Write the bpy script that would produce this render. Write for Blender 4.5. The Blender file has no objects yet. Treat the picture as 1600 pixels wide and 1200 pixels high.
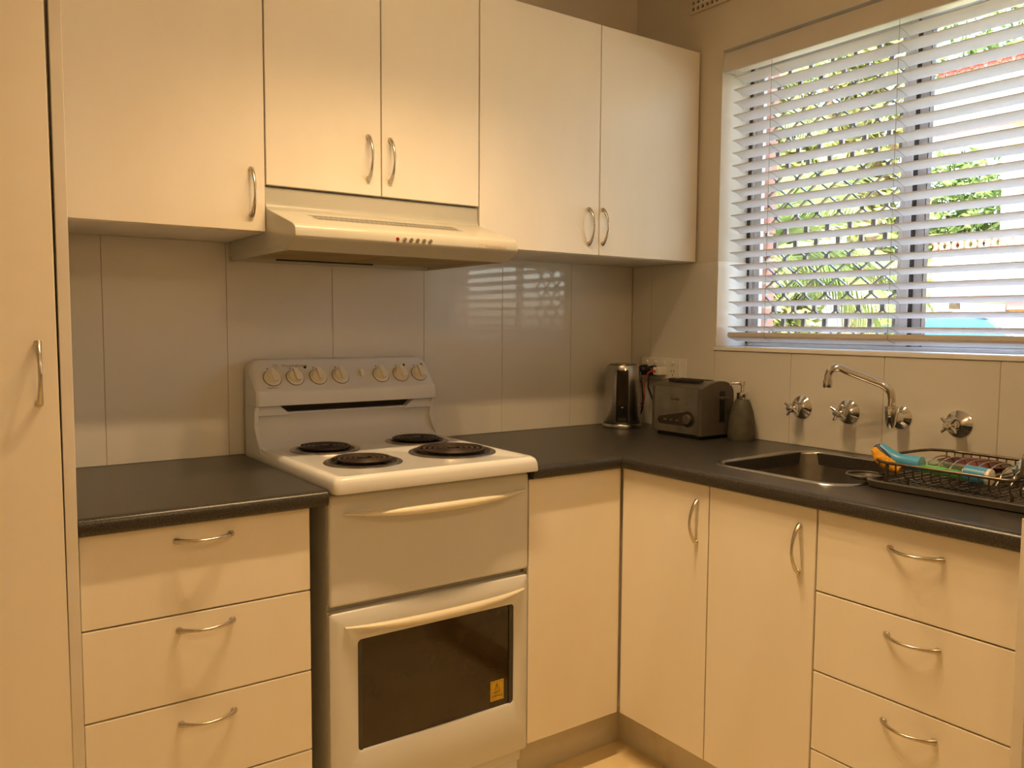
import bpy, bmesh, math, random
from mathutils import Vector, Matrix
random.seed(7)
R = math.radians
scn = bpy.context.scene
COL = scn.collection

# ------------------------------------------------------------------ camera, sky, sun, exposure
cam_d = bpy.data.cameras.new('camera')
cam = bpy.data.objects.new('camera', cam_d); COL.objects.link(cam)
yaw, pit, rol = R(-35.2458), R(-4.1285), R(0.3533)
Fv = Vector((math.sin(-yaw)*math.cos(pit), math.cos(yaw)*math.cos(pit), math.sin(pit)))
Rv = Vector((math.cos(yaw), math.sin(yaw), 0)); Uv = Rv.cross(Fv)
R2 = Rv*math.cos(rol)+Uv*math.sin(rol); U2 = -Rv*math.sin(rol)+Uv*math.cos(rol)
M = Matrix((R2, U2, -Fv)).transposed().to_4x4()
M.translation = Vector((-2.1326, -2.247, 1.2582))
cam.matrix_world = M
cam_d.sensor_fit = 'HORIZONTAL'; cam_d.sensor_width = 36.0
cam_d.lens = 36.0*1284.6/1600.0
cam_d.clip_start = 0.02; cam_d.clip_end = 300
scn.camera = cam

scn.view_settings.view_transform = 'Standard'
scn.view_settings.look = 'None'
scn.view_settings.gamma = 1.0
scn.view_settings.use_curve_mapping = False
scn.view_settings.exposure = 0.0

world = bpy.data.worlds.new('world'); scn.world = world; world.use_nodes = True
wn = world.node_tree.nodes; wl_ = world.node_tree.links
sky = wn.new('ShaderNodeTexSky'); sky.sky_type = 'NISHITA'; sky.sun_disc = False
sky.sun_elevation = R(48); sky.sun_rotation = R(240); sky.air_density = 1.0; sky.dust_density = 4.0
bg = wn['Background']; wl_.new(sky.outputs[0], bg.inputs[0]); bg.inputs[1].default_value = 2.7

def add_light(name, kind, loc, energy, color, **kw):
    d = bpy.data.lights.new(name, kind); d.energy = energy; d.color = color
    for k, v in kw.items(): setattr(d, k, v)
    o = bpy.data.objects.new(name, d); o.location = loc; COL.objects.link(o); return o
sun = add_light('sun', 'SUN', (0, 0, 20), 20.0, (1.0, 0.95, 0.86), angle=R(0.6))
sun.rotation_euler = Vector((0.60, 0.42, -0.78)).to_track_quat('-Z', 'Y').to_euler()
LAMP_W = 28.0; DOME_W = 15.5; LAMP_C = (1.0, 0.66, 0.33)

# ------------------------------------------------------------------ materials
MATS = {}
def mat(name, col, rough=0.5, metal=0.0, bump=None, noise=None, spec=0.5, coat=0.0, trans=0.0, ior=1.45, stretch=(1,1,1)):
    """procedural principled; noise=(col2, scale, lo, hi) mixes a second colour; bump=(scale, strength)"""
    m = bpy.data.materials.new(name); m.use_nodes = True
    nt = m.node_tree; b = nt.nodes['Principled BSDF']
    b.inputs['Base Color'].default_value = (*col, 1); b.inputs['Roughness'].default_value = rough
    b.inputs['Metallic'].default_value = metal; b.inputs['Specular IOR Level'].default_value = spec
    b.inputs['Coat Weight'].default_value = coat; b.inputs['Transmission Weight'].default_value = trans
    b.inputs['IOR'].default_value = ior
    tc = nt.nodes.new('ShaderNodeTexCoord'); mp = nt.nodes.new('ShaderNodeMapping')
    mp.inputs['Scale'].default_value = stretch
    nt.links.new(tc.outputs['Object'], mp.inputs['Vector'])
    if noise:
        n = nt.nodes.new('ShaderNodeTexNoise'); n.inputs['Scale'].default_value = noise[1]; n.inputs['Detail'].default_value = 4
        nt.links.new(mp.outputs[0], n.inputs['Vector'])
        r = nt.nodes.new('ShaderNodeValToRGB')
        r.color_ramp.elements[0].position = noise[2]; r.color_ramp.elements[0].color = (*col, 1)
        r.color_ramp.elements[1].position = noise[3]; r.color_ramp.elements[1].color = (*noise[0], 1)
        nt.links.new(n.outputs['Fac'], r.inputs['Fac']); nt.links.new(r.outputs['Color'], b.inputs['Base Color'])
    if bump:
        n2 = nt.nodes.new('ShaderNodeTexNoise'); n2.inputs['Scale'].default_value = bump[0]; n2.inputs['Detail'].default_value = 3
        nt.links.new(mp.outputs[0], n2.inputs['Vector'])
        bp = nt.nodes.new('ShaderNodeBump'); bp.inputs['Strength'].default_value = bump[1]; bp.inputs['Distance'].default_value = 0.01
        nt.links.new(n2.outputs['Fac'], bp.inputs['Height']); nt.links.new(bp.outputs['Normal'], b.inputs['Normal'])
    MATS[name] = m; return m

laminate = mat('cream_laminate', (0.87,0.81,0.69), 0.42, bump=(900,0.03), noise=((0.83,0.76,0.62), 5.0, 0.42, 0.75), stretch=(1,1,0.35))
carcass = mat('cabinet_carcass', (0.76,0.71,0.62), 0.5, noise=((0.70,0.65,0.55), 6, 0.4, 0.7))
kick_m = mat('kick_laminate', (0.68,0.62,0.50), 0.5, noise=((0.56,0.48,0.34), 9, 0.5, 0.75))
paint = mat('wall_paint', (0.70,0.64,0.53), 0.65, bump=(160,0.05), noise=((0.66,0.60,0.49), 3, 0.4, 0.7))
ceil_m = mat('ceiling_paint', (0.80,0.77,0.70), 0.8, noise=((0.77,0.74,0.66), 4, 0.4, 0.7))
tile_m = mat('glazed_tile', (0.72,0.69,0.62), 0.035, bump=(9,0.008), noise=((0.70,0.67,0.59), 3, 0.4, 0.7), coat=0.3)
grout_m = mat('grout', (0.50,0.45,0.36), 0.8, noise=((0.42,0.37,0.28), 30, 0.4, 0.7))
floor_m = mat('floor_vinyl', (0.90,0.74,0.44), 0.28, noise=((0.82,0.63,0.34), 7, 0.4, 0.65))
nickel = mat('brushed_nickel', (0.60,0.55,0.46), 0.24, 1.0, noise=((0.52,0.47,0.39), 60, 0.4, 0.7))
sill_m = mat('gloss_white_sill', (0.86,0.85,0.82), 0.35, noise=((0.84,0.83,0.80), 5, 0.4, 0.7))
chrome = mat('chrome', (0.72,0.71,0.69), 0.07, 1.0, noise=((0.66,0.65,0.63), 20, 0.4, 0.7))
steel = mat('brushed_steel', (0.46,0.44,0.41), 0.27, 1.0, noise=((0.38,0.36,0.33), 40, 0.4, 0.7), stretch=(1,1,12))
steel_t = mat('toaster_steel', (0.36,0.34,0.30), 0.36, 1.0, noise=((0.27,0.25,0.21), 25, 0.4, 0.75), stretch=(8,1,1))
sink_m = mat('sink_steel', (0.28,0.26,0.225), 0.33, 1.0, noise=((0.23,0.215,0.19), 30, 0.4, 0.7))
enamel = mat('white_enamel', (0.72,0.715,0.69), 0.16, coat=0.2, noise=((0.70,0.695,0.67), 4, 0.4, 0.7))
enamel_s = mat('oven_enamel', (0.68,0.675,0.65), 0.28, noise=((0.66,0.655,0.625), 4, 0.4, 0.7))
ivory = mat('ivory_plastic', (0.80,0.74,0.58), 0.3, noise=((0.77,0.70,0.54), 12, 0.4, 0.7))
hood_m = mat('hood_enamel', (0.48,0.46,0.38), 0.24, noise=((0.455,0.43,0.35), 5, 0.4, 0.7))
grease = mat('greasy_filter', (0.34,0.22,0.05), 0.5, 0.4, bump=(400,0.3), noise=((0.22,0.14,0.03), 9, 0.35, 0.7))
coil_m = mat('coil_element', (0.035,0.024,0.018), 0.42, 0.3, noise=((0.07,0.035,0.015), 30, 0.45, 0.7))
ring_m = mat('stained_trim_ring', (0.42,0.38,0.32), 0.22, 1.0, noise=((0.30,0.25,0.19), 25, 0.4, 0.7))
pan_m = mat('drip_pan', (0.02,0.016,0.013), 0.35, 0.5, noise=((0.05,0.03,0.015), 25, 0.5, 0.75))
black_m = mat('black_plastic', (0.012,0.012,0.012), 0.32, noise=((0.02,0.019,0.018), 30, 0.4, 0.7))
dark_gap = mat('dark_slot', (0.02,0.015,0.01), 0.7, noise=((0.03,0.02,0.012), 20, 0.4, 0.7))
ovenglass = mat('oven_glass', (0.022,0.014,0.006), 0.06, coat=0.3, noise=((0.045,0.026,0.008), 5, 0.35, 0.75))
ovenframe = mat('oven_frame', (0.05,0.045,0.035), 0.3, noise=((0.06,0.055,0.04), 20, 0.4, 0.7))
sticker_m = mat('yellow_sticker', (0.72,0.46,0.02), 0.45, noise=((0.62,0.38,0.02), 60, 0.45, 0.75))
print_m = mat('dark_print', (0.05,0.04,0.03), 0.5, noise=((0.07,0.05,0.04), 60, 0.4, 0.7))
print_f = mat('faded_print', (0.30,0.27,0.21), 0.5, noise=((0.40,0.36,0.29), 120, 0.4, 0.7))
print_r = mat('pale_red_print', (0.70,0.50,0.36), 0.4, noise=((0.72,0.56,0.42), 90, 0.4, 0.7))
red_m = mat('red_plastic', (0.55,0.02,0.015), 0.35, noise=((0.45,0.02,0.015), 40, 0.4, 0.7))
ledred = mat('red_indicator', (0.28,0.01,0.02), 0.2, noise=((0.22,0.01,0.02), 40, 0.4, 0.7))
white_pl = mat('white_plastic', (0.80,0.77,0.70), 0.35, noise=((0.77,0.74,0.66), 20, 0.4, 0.7))
valance_m = mat('cream_valance', (0.62,0.58,0.52), 0.45, noise=((0.59,0.55,0.49), 10, 0.4, 0.7))
soap_m = mat('stone_ceramic', (0.085,0.076,0.052), 0.55, bump=(120,0.15), noise=((0.06,0.052,0.034), 35, 0.4, 0.7))
greydark = mat('toaster_end_plastic', (0.085,0.070,0.050), 0.4, noise=((0.07,0.058,0.042), 20, 0.4, 0.7))
brownblk = mat('dark_brown_plastic', (0.030,0.020,0.012), 0.3, noise=((0.04,0.026,0.015), 20, 0.4, 0.7))
wire_m = mat('dark_bronze_wire', (0.20,0.16,0.12), 0.32, 0.9, noise=((0.15,0.12,0.09), 60, 0.4, 0.7))
tray_m = mat('grey_tray_plastic', (0.10,0.09,0.075), 0.45, noise=((0.085,0.075,0.062), 30, 0.4, 0.7))
blue_m = mat('blue_plastic', (0.07,0.33,0.58), 0.35, noise=((0.06,0.29,0.52), 20, 0.4, 0.7))
navy_m = mat('navy_rubber', (0.015,0.02,0.06), 0.5, noise=((0.02,0.03,0.08), 40, 0.4, 0.7))
sponge_m = mat('orange_sponge', (0.80,0.40,0.03), 0.9, bump=(260,0.6), noise=((0.66,0.30,0.02), 70, 0.4, 0.7))
green_m = mat('green_liquid', (0.02,0.80,0.08), 0.1, noise=((0.01,0.65,0.06), 10, 0.4, 0.7), spec=0.6)
brown_m = mat('brown_ceramic', (0.20,0.045,0.02), 0.25, noise=((0.05,0.02,0.015), 14, 0.4, 0.65))
cloth_m = mat('pale_blue_cloth', (0.50,0.62,0.68), 0.9, bump=(90,0.8), noise=((0.36,0.50,0.60), 40, 0.4, 0.65))
alu = mat('aluminium', (0.62,0.62,0.63), 0.38, 0.15, noise=((0.57,0.57,0.58), 30, 0.4, 0.7))
alu_d = mat('dark_track', (0.06,0.055,0.05), 0.5, 0.3, noise=((0.09,0.08,0.07), 30, 0.4, 0.7))
grille_m = mat('grille_metal', (0.26,0.25,0.24), 0.45, 0.4, noise=((0.12,0.115,0.11), 40, 0.4, 0.7))
cord_m = mat('ladder_cord', (0.42,0.36,0.30), 0.8, noise=((0.32,0.27,0.22), 90, 0.4, 0.7))
brick_m = mat('pink_brick', (0.52,0.26,0.19), 0.8, bump=(60,0.3), noise=((0.42,0.20,0.14), 25, 0.4, 0.7))
ext_w = mat('white_render', (0.80,0.79,0.76), 0.8, bump=(30,0.1), noise=((0.76,0.75,0.72), 2, 0.4, 0.7))
ext_p = mat('pink_painted_band', (0.72,0.28,0.30), 0.7, noise=((0.66,0.24,0.26), 3, 0.4, 0.7))
ext_r = mat('red_breeze_block', (0.62,0.10,0.07), 0.7, noise=((0.54,0.08,0.06), 8, 0.4, 0.7))
ext_o = mat('orange_brick', (0.62,0.32,0.08), 0.8, noise=((0.52,0.24,0.06), 10, 0.4, 0.7))
bark = mat('tree_bark', (0.20,0.14,0.09), 0.9, bump=(25,0.5), noise=((0.12,0.08,0.05), 12, 0.4, 0.7))
trunk_p = mat('palm_trunk', (0.30,0.19,0.13), 0.9, bump=(30,0.6), noise=((0.18,0.11,0.07), 14, 0.4, 0.7))
grass_m = mat('lawn', (0.13,0.15,0.06), 0.9, noise=((0.22,0.20,0.10), 1.5, 0.35, 0.7))
carwhite = mat('car_white', (0.80,0.81,0.83), 0.15, coat=0.5, noise=((0.78,0.79,0.81), 2, 0.4, 0.7))
carblue = mat('car_silver_blue', (0.45,0.52,0.62), 0.2, 0.3, coat=0.5, noise=((0.42,0.49,0.59), 2, 0.4, 0.7))
carglass = mat('car_glass', (0.03,0.09,0.16), 0.05, noise=((0.04,0.11,0.19), 2, 0.4, 0.7))
tyre = mat('tyre_rubber', (0.02,0.02,0.02), 0.8, noise=((0.03,0.03,0.03), 30, 0.4, 0.7))

def leaf_mat(name, c1, c2, scale):
    m = bpy.data.materials.new(name); m.use_nodes = True; nt = m.node_tree
    for n in list(nt.nodes):
        if n.type != 'OUTPUT_MATERIAL': nt.nodes.remove(n)
    out = [n for n in nt.nodes if n.type == 'OUTPUT_MATERIAL'][0]
    tc = nt.nodes.new('ShaderNodeTexCoord'); n = nt.nodes.new('ShaderNodeTexNoise'); n.inputs['Scale'].default_value = scale
    r = nt.nodes.new('ShaderNodeValToRGB'); r.color_ramp.elements[0].position = .35; r.color_ramp.elements[1].position = .65
    r.color_ramp.elements[0].color = (*c1, 1); r.color_ramp.elements[1].color = (*c2, 1)
    d = nt.nodes.new('ShaderNodeBsdfDiffuse'); t = nt.nodes.new('ShaderNodeBsdfTranslucent'); mx = nt.nodes.new('ShaderNodeMixShader')
    mx.inputs[0].default_value = .45
    nt.links.new(tc.outputs['Object'], n.inputs['Vector']); nt.links.new(n.outputs['Fac'], r.inputs['Fac'])
    nt.links.new(r.outputs[0], d.inputs[0]); nt.links.new(r.outputs[0], t.inputs[0])
    nt.links.new(d.outputs[0], mx.inputs[1]); nt.links.new(t.outputs[0], mx.inputs[2]); nt.links.new(mx.outputs[0], out.inputs[0])
    return m
palm_leaf = leaf_mat('palm_leaf', (0.10,0.16,0.05), (0.30,0.36,0.15), 3)
tree_leaf = leaf_mat('tree_leaf', (0.06,0.11,0.03), (0.19,0.26,0.09), 2)
lime_leaf = leaf_mat('lime_leaf', (0.16,0.20,0.06), (0.34,0.35,0.14), 2)
slat_m = leaf_mat('blind_slat', (0.90,0.88,0.86), (0.88,0.86,0.84), 2)
[n for n in slat_m.node_tree.nodes if n.type == 'MIX_SHADER'][0].inputs[0].default_value = .32

def glass_mat(name, tint, gloss):
    m = bpy.data.materials.new(name); m.use_nodes = True; nt = m.node_tree
    for n in list(nt.nodes):
        if n.type != 'OUTPUT_MATERIAL': nt.nodes.remove(n)
    out = [n for n in nt.nodes if n.type == 'OUTPUT_MATERIAL'][0]
    t = nt.nodes.new('ShaderNodeBsdfTransparent'); t.inputs[0].default_value = (*tint, 1)
    g = nt.nodes.new('ShaderNodeBsdfGlossy'); g.inputs['Roughness'].default_value = .02
    lw = nt.nodes.new('ShaderNodeLayerWeight'); lw.inputs[0].default_value = gloss
    mx = nt.nodes.new('ShaderNodeMixShader')
    lw.inputs[0].default_value = .5
    pw = nt.nodes.new('ShaderNodeMath'); pw.operation = 'POWER'; pw.inputs[1].default_value = 4.0
    mu = nt.nodes.new('ShaderNodeMath'); mu.operation = 'MULTIPLY_ADD'; mu.inputs[1].default_value = .7; mu.inputs[2].default_value = gloss
    nt.links.new(lw.outputs['Facing'], pw.inputs[0]); nt.links.new(pw.outputs[0], mu.inputs[0])
    nt.links.new(mu.outputs[0], mx.inputs[0]); nt.links.new(t.outputs[0], mx.inputs[1]); nt.links.new(g.outputs[0], mx.inputs[2])
    nt.links.new(mx.outputs[0], out.inputs[0]); return m
pane_m = glass_mat('window_glass', (0.95,0.96,0.95), 0.03)
clear_m = glass_mat('clear_plastic', (0.93,0.95,0.93), 0.06)
_nt = clear_m.node_tree; _mx = [n for n in _nt.nodes if n.type == 'MIX_SHADER'][0]; _out = [n for n in _nt.nodes if n.type == 'OUTPUT_MATERIAL'][0]
_df = _nt.nodes.new('ShaderNodeBsdfDiffuse'); _df.inputs[0].default_value = (.8,.8,.74,1); _m2 = _nt.nodes.new('ShaderNodeMixShader'); _m2.inputs[0].default_value = .06
_nt.links.new(_mx.outputs[0], _m2.inputs[1]); _nt.links.new(_df.outputs[0], _m2.inputs[2]); _nt.links.new(_m2.outputs[0], _out.inputs[0])

def emit_mat(name, col, s):
    m = bpy.data.materials.new(name); m.use_nodes = True
    b = m.node_tree.nodes['Principled BSDF']; b.inputs['Base Color'].default_value = (*col, 1)
    b.inputs['Emission Color'].default_value = (*col, 1); b.inputs['Emission Strength'].default_value = s
    return m
bulb_m = emit_mat('lamp_bulb', (1.0,0.72,0.40), 60)

def bench_mat():
    m = bpy.data.materials.new('speckled_benchtop'); m.use_nodes = True; nt = m.node_tree; b = nt.nodes['Principled BSDF']
    tc = nt.nodes.new('ShaderNodeTexCoord')
    n = nt.nodes.new('ShaderNodeTexNoise'); n.inputs['Scale'].default_value = 420; n.inputs['Detail'].default_value = 2
    r = nt.nodes.new('ShaderNodeValToRGB'); r.color_ramp.elements[0].position = .38; r.color_ramp.elements[0].color = (.016,.014,.012,1)
    r.color_ramp.elements[1].position = .74; r.color_ramp.elements[1].color = (.088,.078,.064,1)
    nt.links.new(tc.outputs['Object'], n.inputs['Vector']); nt.links.new(n.outputs['Fac'], r.inputs['Fac'])
    nt.links.new(r.outputs[0], b.inputs['Base Color']); b.inputs['Roughness'].default_value = .30; b.inputs['Specular IOR Level'].default_value = .4
    return m
bench_m = bench_mat()

# ------------------------------------------------------------------ object helpers
WL = {}          # world location of every object made here
def link(name, data, loc=(0,0,0), parent=None, m=None):
    o = bpy.data.objects.new(name, data); COL.objects.link(o)
    loc = Vector(loc); WL[o] = loc.copy()
    if parent is not None:
        o.parent = parent; o.location = loc-WL[parent]
    else: o.location = loc
    if m is not None and data is not None and not data.materials: data.materials.append(m)
    return o
def tag(o, label=None, cat=None, group=None, kind=None):
    if label: o['label'] = label
    if cat: o['category'] = cat
    if group: o['group'] = group
    if kind: o['kind'] = kind
    return o
def thing(name, loc, label, cat, group=None):
    return tag(link(name, None, loc), label, cat, group)
def smooth(me, ang=40):
    for p in me.polygons: p.use_smooth = True
    try: me.set_sharp_from_angle(angle=R(ang))
    except Exception: pass
    return me
def bm_mesh(bm, name, sm=True, ang=40):
    bmesh.ops.recalc_face_normals(bm, faces=bm.faces[:])
    me = bpy.data.meshes.new(name); bm.to_mesh(me); bm.free()
    return smooth(me, ang) if sm else me
def weighted(me):
    acc = [Vector((0,0,0)) for _ in me.vertices]
    for p in me.polygons:
        n = p.normal*p.area
        for i in p.vertices: acc[i] += n
        p.use_smooth = True
    me.normals_split_custom_set_from_vertices([(a.normalized() if a.length > 1e-12 else Vector((0,0,1))) for a in acc])
    return me
def centre(me, loc):
    me.transform(Matrix.Translation(-Vector(loc))); return me
CACHE = {}
def box_mesh(sx, sy, sz, bev=0.0, seg=2):
    k = (round(sx,4), round(sy,4), round(sz,4), bev, seg)
    bm = bmesh.new(); bmesh.ops.create_cube(bm, size=1)
    for v in bm.verts: v.co = Vector((v.co.x*sx, v.co.y*sy, v.co.z*sz))
    if bev: bmesh.ops.bevel(bm, geom=bm.edges[:], offset=min(bev, .45*min(sx,sy,sz)), segments=seg, affect='EDGES', profile=.5)
    return weighted(bm_mesh(bm, 'box', False)) if bev else bm_mesh(bm, 'box', False)
def box(name, x, y, z, m, parent=None, bev=0.0015, seg=2):
    """x,y,z are (lo,hi) world ranges"""
    c = ((x[0]+x[1])/2, (y[0]+y[1])/2, (z[0]+z[1])/2)
    key = (round(abs(x[1]-x[0]),4), round(abs(y[1]-y[0]),4), round(abs(z[1]-z[0]),4), bev, seg, m.name)
    if key not in CACHE:
        CACHE[key] = box_mesh(abs(x[1]-x[0]), abs(y[1]-y[0]), abs(z[1]-z[0]), bev, seg)
    return link(name, CACHE[key], c, parent, m)
def boxes(name, lst, m, parent=None, loc=(0,0,0), bev=0.0):
    bm = bmesh.new()
    for (x, y, z) in lst:
        r = bmesh.ops.create_cube(bm, size=1)
        for v in r['verts']:
            v.co = Vector((x[0]+(v.co.x+.5)*(x[1]-x[0]), y[0]+(v.co.y+.5)*(y[1]-y[0]), z[0]+(v.co.z+.5)*(z[1]-z[0])))
    if bev: bmesh.ops.bevel(bm, geom=bm.edges[:], offset=bev, segments=2, affect='EDGES', profile=.5)
    me = bm_mesh(bm, name, False)
    if bev: weighted(me)
    return link(name, centre(me, loc), loc, parent, m)
def frame_axes(d, up=Vector((0,0,1))):
    d = d.normalized()
    if abs(d.dot(up)) > .98: up = Vector((1,0,0))
    s = d.cross(up).normalized(); return s, s.cross(d).normalized()
def tube_bm(bm, pts, rad, n=10, caps=True, closed=False, flat=1.0, up=Vector((0,0,1))):
    pts = [Vector(p) for p in pts]; N = len(pts); rings = []
    rr = rad if isinstance(rad, (list, tuple)) else [rad]*N
    prev = None
    for i, p in enumerate(pts):
        a = pts[(i-1) % N] if (i > 0 or closed) else pts[i]; b = pts[(i+1) % N] if (i < N-1 or closed) else pts[i]
        d = (b-a).normalized()
        if prev is None: s, u = frame_axes(d, up)
        else:
            s = prev-d*prev.dot(d)
            s = s.normalized() if s.length > 1e-6 else frame_axes(d, up)[0]
            u = s.cross(d)
        prev = s
        rings.append([bm.verts.new(p+s*math.cos(2*math.pi*k/n)*rr[i]+u*math.sin(2*math.pi*k/n)*rr[i]*flat) for k in range(n)])
    for i in range(N if closed else N-1):
        A, B = rings[i], rings[(i+1) % N]
        for k in range(n): bm.faces.new((A[k], A[(k+1) % n], B[(k+1) % n], B[k]))
    if caps and not closed:
        bm.faces.new(rings[0][::-1]); bm.faces.new(rings[-1])
def tube(name, pts, rad, m, parent=None, loc=(0,0,0), n=10, **kw):
    bm = bmesh.new(); tube_bm(bm, pts, rad, n, **kw)
    return link(name, centre(bm_mesh(bm, name, ang=60), loc), loc, parent, m)
def lathe_bm(bm, prof, o, axis=Vector((0,0,1)), n=32):
    axis = Vector(axis).normalized(); s, u = frame_axes(axis, Vector((0,1,0)) if abs(axis.z) > .9 else Vector((0,0,1)))
    o = Vector(o); rings = []
    for r, h in prof:
        if r < 1e-6: rings.append([bm.verts.new(o+axis*h)])
        else: rings.append([bm.verts.new(o+axis*h+s*math.cos(2*math.pi*k/n)*r+u*math.sin(2*math.pi*k/n)*r) for k in range(n)])
    for A, B in zip(rings, rings[1:]):
        for k in range(n):
            if len(A) == 1 and len(B) == 1: continue
            if len(A) == 1: bm.faces.new((A[0], B[(k+1) % n], B[k]))
            elif len(B) == 1: bm.faces.new((A[k], A[(k+1) % n], B[0]))
            else: bm.faces.new((A[k], A[(k+1) % n], B[(k+1) % n], B[k]))
def lathe(name, prof, o, m, parent=None, axis=(0,0,1), n=32, ang=35):
    bm = bmesh.new(); lathe_bm(bm, prof, o, axis, n)
    return link(name, centre(bm_mesh(bm, name, ang=ang), o), o, parent, m)
def prism(name, prof, axis, a0, a1, m, parent=None, bev=0.0, seg=3, loc=None, ang=30):
    """extrude a 2D profile; axis 'x': prof=(y,z), axis 'y': prof=(x,z), 'z': (x,y)"""
    bm = bmesh.new()
    def P(t, q): return Vector((t, q[0], q[1])) if axis == 'x' else (Vector((q[0], t, q[1])) if axis == 'y' else Vector((q[0], q[1], t)))
    A = [bm.verts.new(P(a0, q)) for q in prof]; B = [bm.verts.new(P(a1, q)) for q in prof]; N = len(prof)
    for i in range(N): bm.faces.new((A[i], A[(i+1) % N], B[(i+1) % N], B[i]))
    bm.faces.new(A[::-1]); bm.faces.new(B)
    bmesh.ops.recalc_face_normals(bm, faces=bm.faces[:])
    if bev:
        es = [e for e in bm.edges if len(e.link_faces) == 2 and e.calc_face_angle(0) > R(25)]
        bmesh.ops.bevel(bm, geom=es, offset=bev, segments=seg, affect='EDGES', profile=.5, clamp_overlap=True)
    if loc is None:
        c = Vector((0,0,0))
        for v in bm.verts: c += v.co
        loc = c/len(bm.verts)
    me = bm_mesh(bm, name, ang=ang)
    if bev: weighted(me)
    return link(name, centre(me, loc), loc, parent, m)
def rrect(x0, x1, y0, y1, r, n=8):
    out = []
    for cx, cy, a in ((x1-r, y1-r, 0), (x0+r, y1-r, 90), (x0+r, y0+r, 180), (x1-r, y0+r, 270)):
        for k in range(n+1):
            t = R(a+90*k/n); out.append((cx+r*math.cos(t), cy+r*math.sin(t)))
    return out
def text(name, s, size, loc, ax, ay, m, parent, ext=0.0003, align='CENTER'):
    cu = bpy.data.curves.new(name, 'FONT'); cu.body = s; cu.size = size; cu.extrude = ext; cu.align_x = align; cu.align_y = 'CENTER'; cu.resolution_u = 3
    o = bpy.data.objects.new('tmp_text', cu); COL.objects.link(o); bpy.context.view_layer.update()
    me = bpy.data.meshes.new_from_object(o); bpy.data.objects.remove(o)
    ax = Vector(ax).normalized(); ay = Vector(ay).normalized(); az = ax.cross(ay)
    me.transform(Matrix((ax, ay, az)).transposed().to_4x4()); me.materials.clear()
    return link(name, me, loc, parent, m)

FZ = 0.025
# ------------------------------------------------------------------ room shell
tag(boxes('floor', [((-2.75,.10),(-3.4,.10),(-.05,FZ))], floor_m), kind='structure')
tag(boxes('ceiling', [((-2.80,.28),(-3.5,.15),(2.55,2.75))], ceil_m), kind='structure')
tag(boxes('wall_left', [((-2.80,-2.70),(-3.5,.15),(0,2.55))], paint), kind='structure')
tag(boxes('wall_front', [((-2.70,.28),(-3.5,-3.4),(0,2.55))], paint), kind='structure')
wback = tag(boxes('wall_back', [((-2.70,.28),(.006,.15),(0,2.55))], paint), kind='structure')
W0, W1, WZ0, WZ1 = -.398, -1.60, 1.190, 2.150
wright = tag(boxes('wall_right', [((.006,.16),(-3.4,.006),(0,WZ0-.012)), ((.006,.16),(-3.4,.006),(WZ1,2.55)),
    ((.006,.16),(W0,.006),(WZ0-.012,WZ1)), ((.006,.16),(-3.4,W1),(WZ0-.012,WZ1)),
    ((.16,.28),(-3.4,.006),(0,WZ0-.03)), ((.16,.28),(-3.4,.006),(WZ1,2.55)),
    ((.16,.28),(W0+.13,.006),(WZ0-.03,WZ1)), ((.16,.28),(-3.4,W1-.13),(WZ0-.03,WZ1))], paint), kind='structure')
# outer brick jamb, one brick per course
for side, ya, yb in ((0, W0-.012, W0+.128), (1, W1-.128, W1+.012)):
    for k in range(12):
        z = WZ0-.03+k*.0826
        box('brick', (.196,.288), (ya, yb), (z+.005, z+.0766), brick_m, wright, bev=.003)
boxes('mortar', [((.20,.282),(W0-.006,W0+.125),(WZ0-.03,WZ1)), ((.20,.282),(W1-.125,W1+.006),(WZ0-.03,WZ1))], grout_m, wright)
# splashback tiles
TT = 1.4717
boxes('grout', [((-1.927,.004),(.0012,.0065),(.9,TT)), ((.0012,.0065),(W0,0),(.9,TT)), ((.0012,.0065),(-1.63,W0),(.9,WZ0-.02))], grout_m, wback)
xs = [-1.927, -1.784, -1.482, -1.181, -.881, -.5855, -.2925, 0.0]
for a, b in zip(xs, xs[1:]): box('tile', (a+.0009,b-.0009), (0,.006), (.9005,TT), tile_m, wback, bev=.0008)
ys = [0, -.099, -.398]
for a, b in zip(ys, ys[1:]): box('tile', (0,.006), (b+.0009,a-.0009), (.9005,TT), tile_m, wright, bev=.0008)
ys = [-.398, -.697, -.997, -1.297, -1.63]
for a, b in zip(ys, ys[1:]): box('tile', (0,.006), (b+.0009,a-.0009), (.9005,WZ0-.0135), tile_m, wright, bev=.0008)
box('tile', (.0,.15), (W0-.006,W0-.0002), (WZ0+.001,TT), white_pl, wright, bev=.0008)
tag(boxes('trim_1', [((-.004,.155),(W1+.001,W0+.004),(WZ0-.0125,WZ0))], sill_m, bev=.0015), kind='structure')
# kick boards
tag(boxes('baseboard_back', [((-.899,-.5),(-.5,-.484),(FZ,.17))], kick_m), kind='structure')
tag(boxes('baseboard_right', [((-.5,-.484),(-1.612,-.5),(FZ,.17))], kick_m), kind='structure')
tag(boxes('baseboard_left', [((-1.927,-1.482),(-.5,-.484),(FZ,.17))], kick_m), kind='structure')

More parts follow.
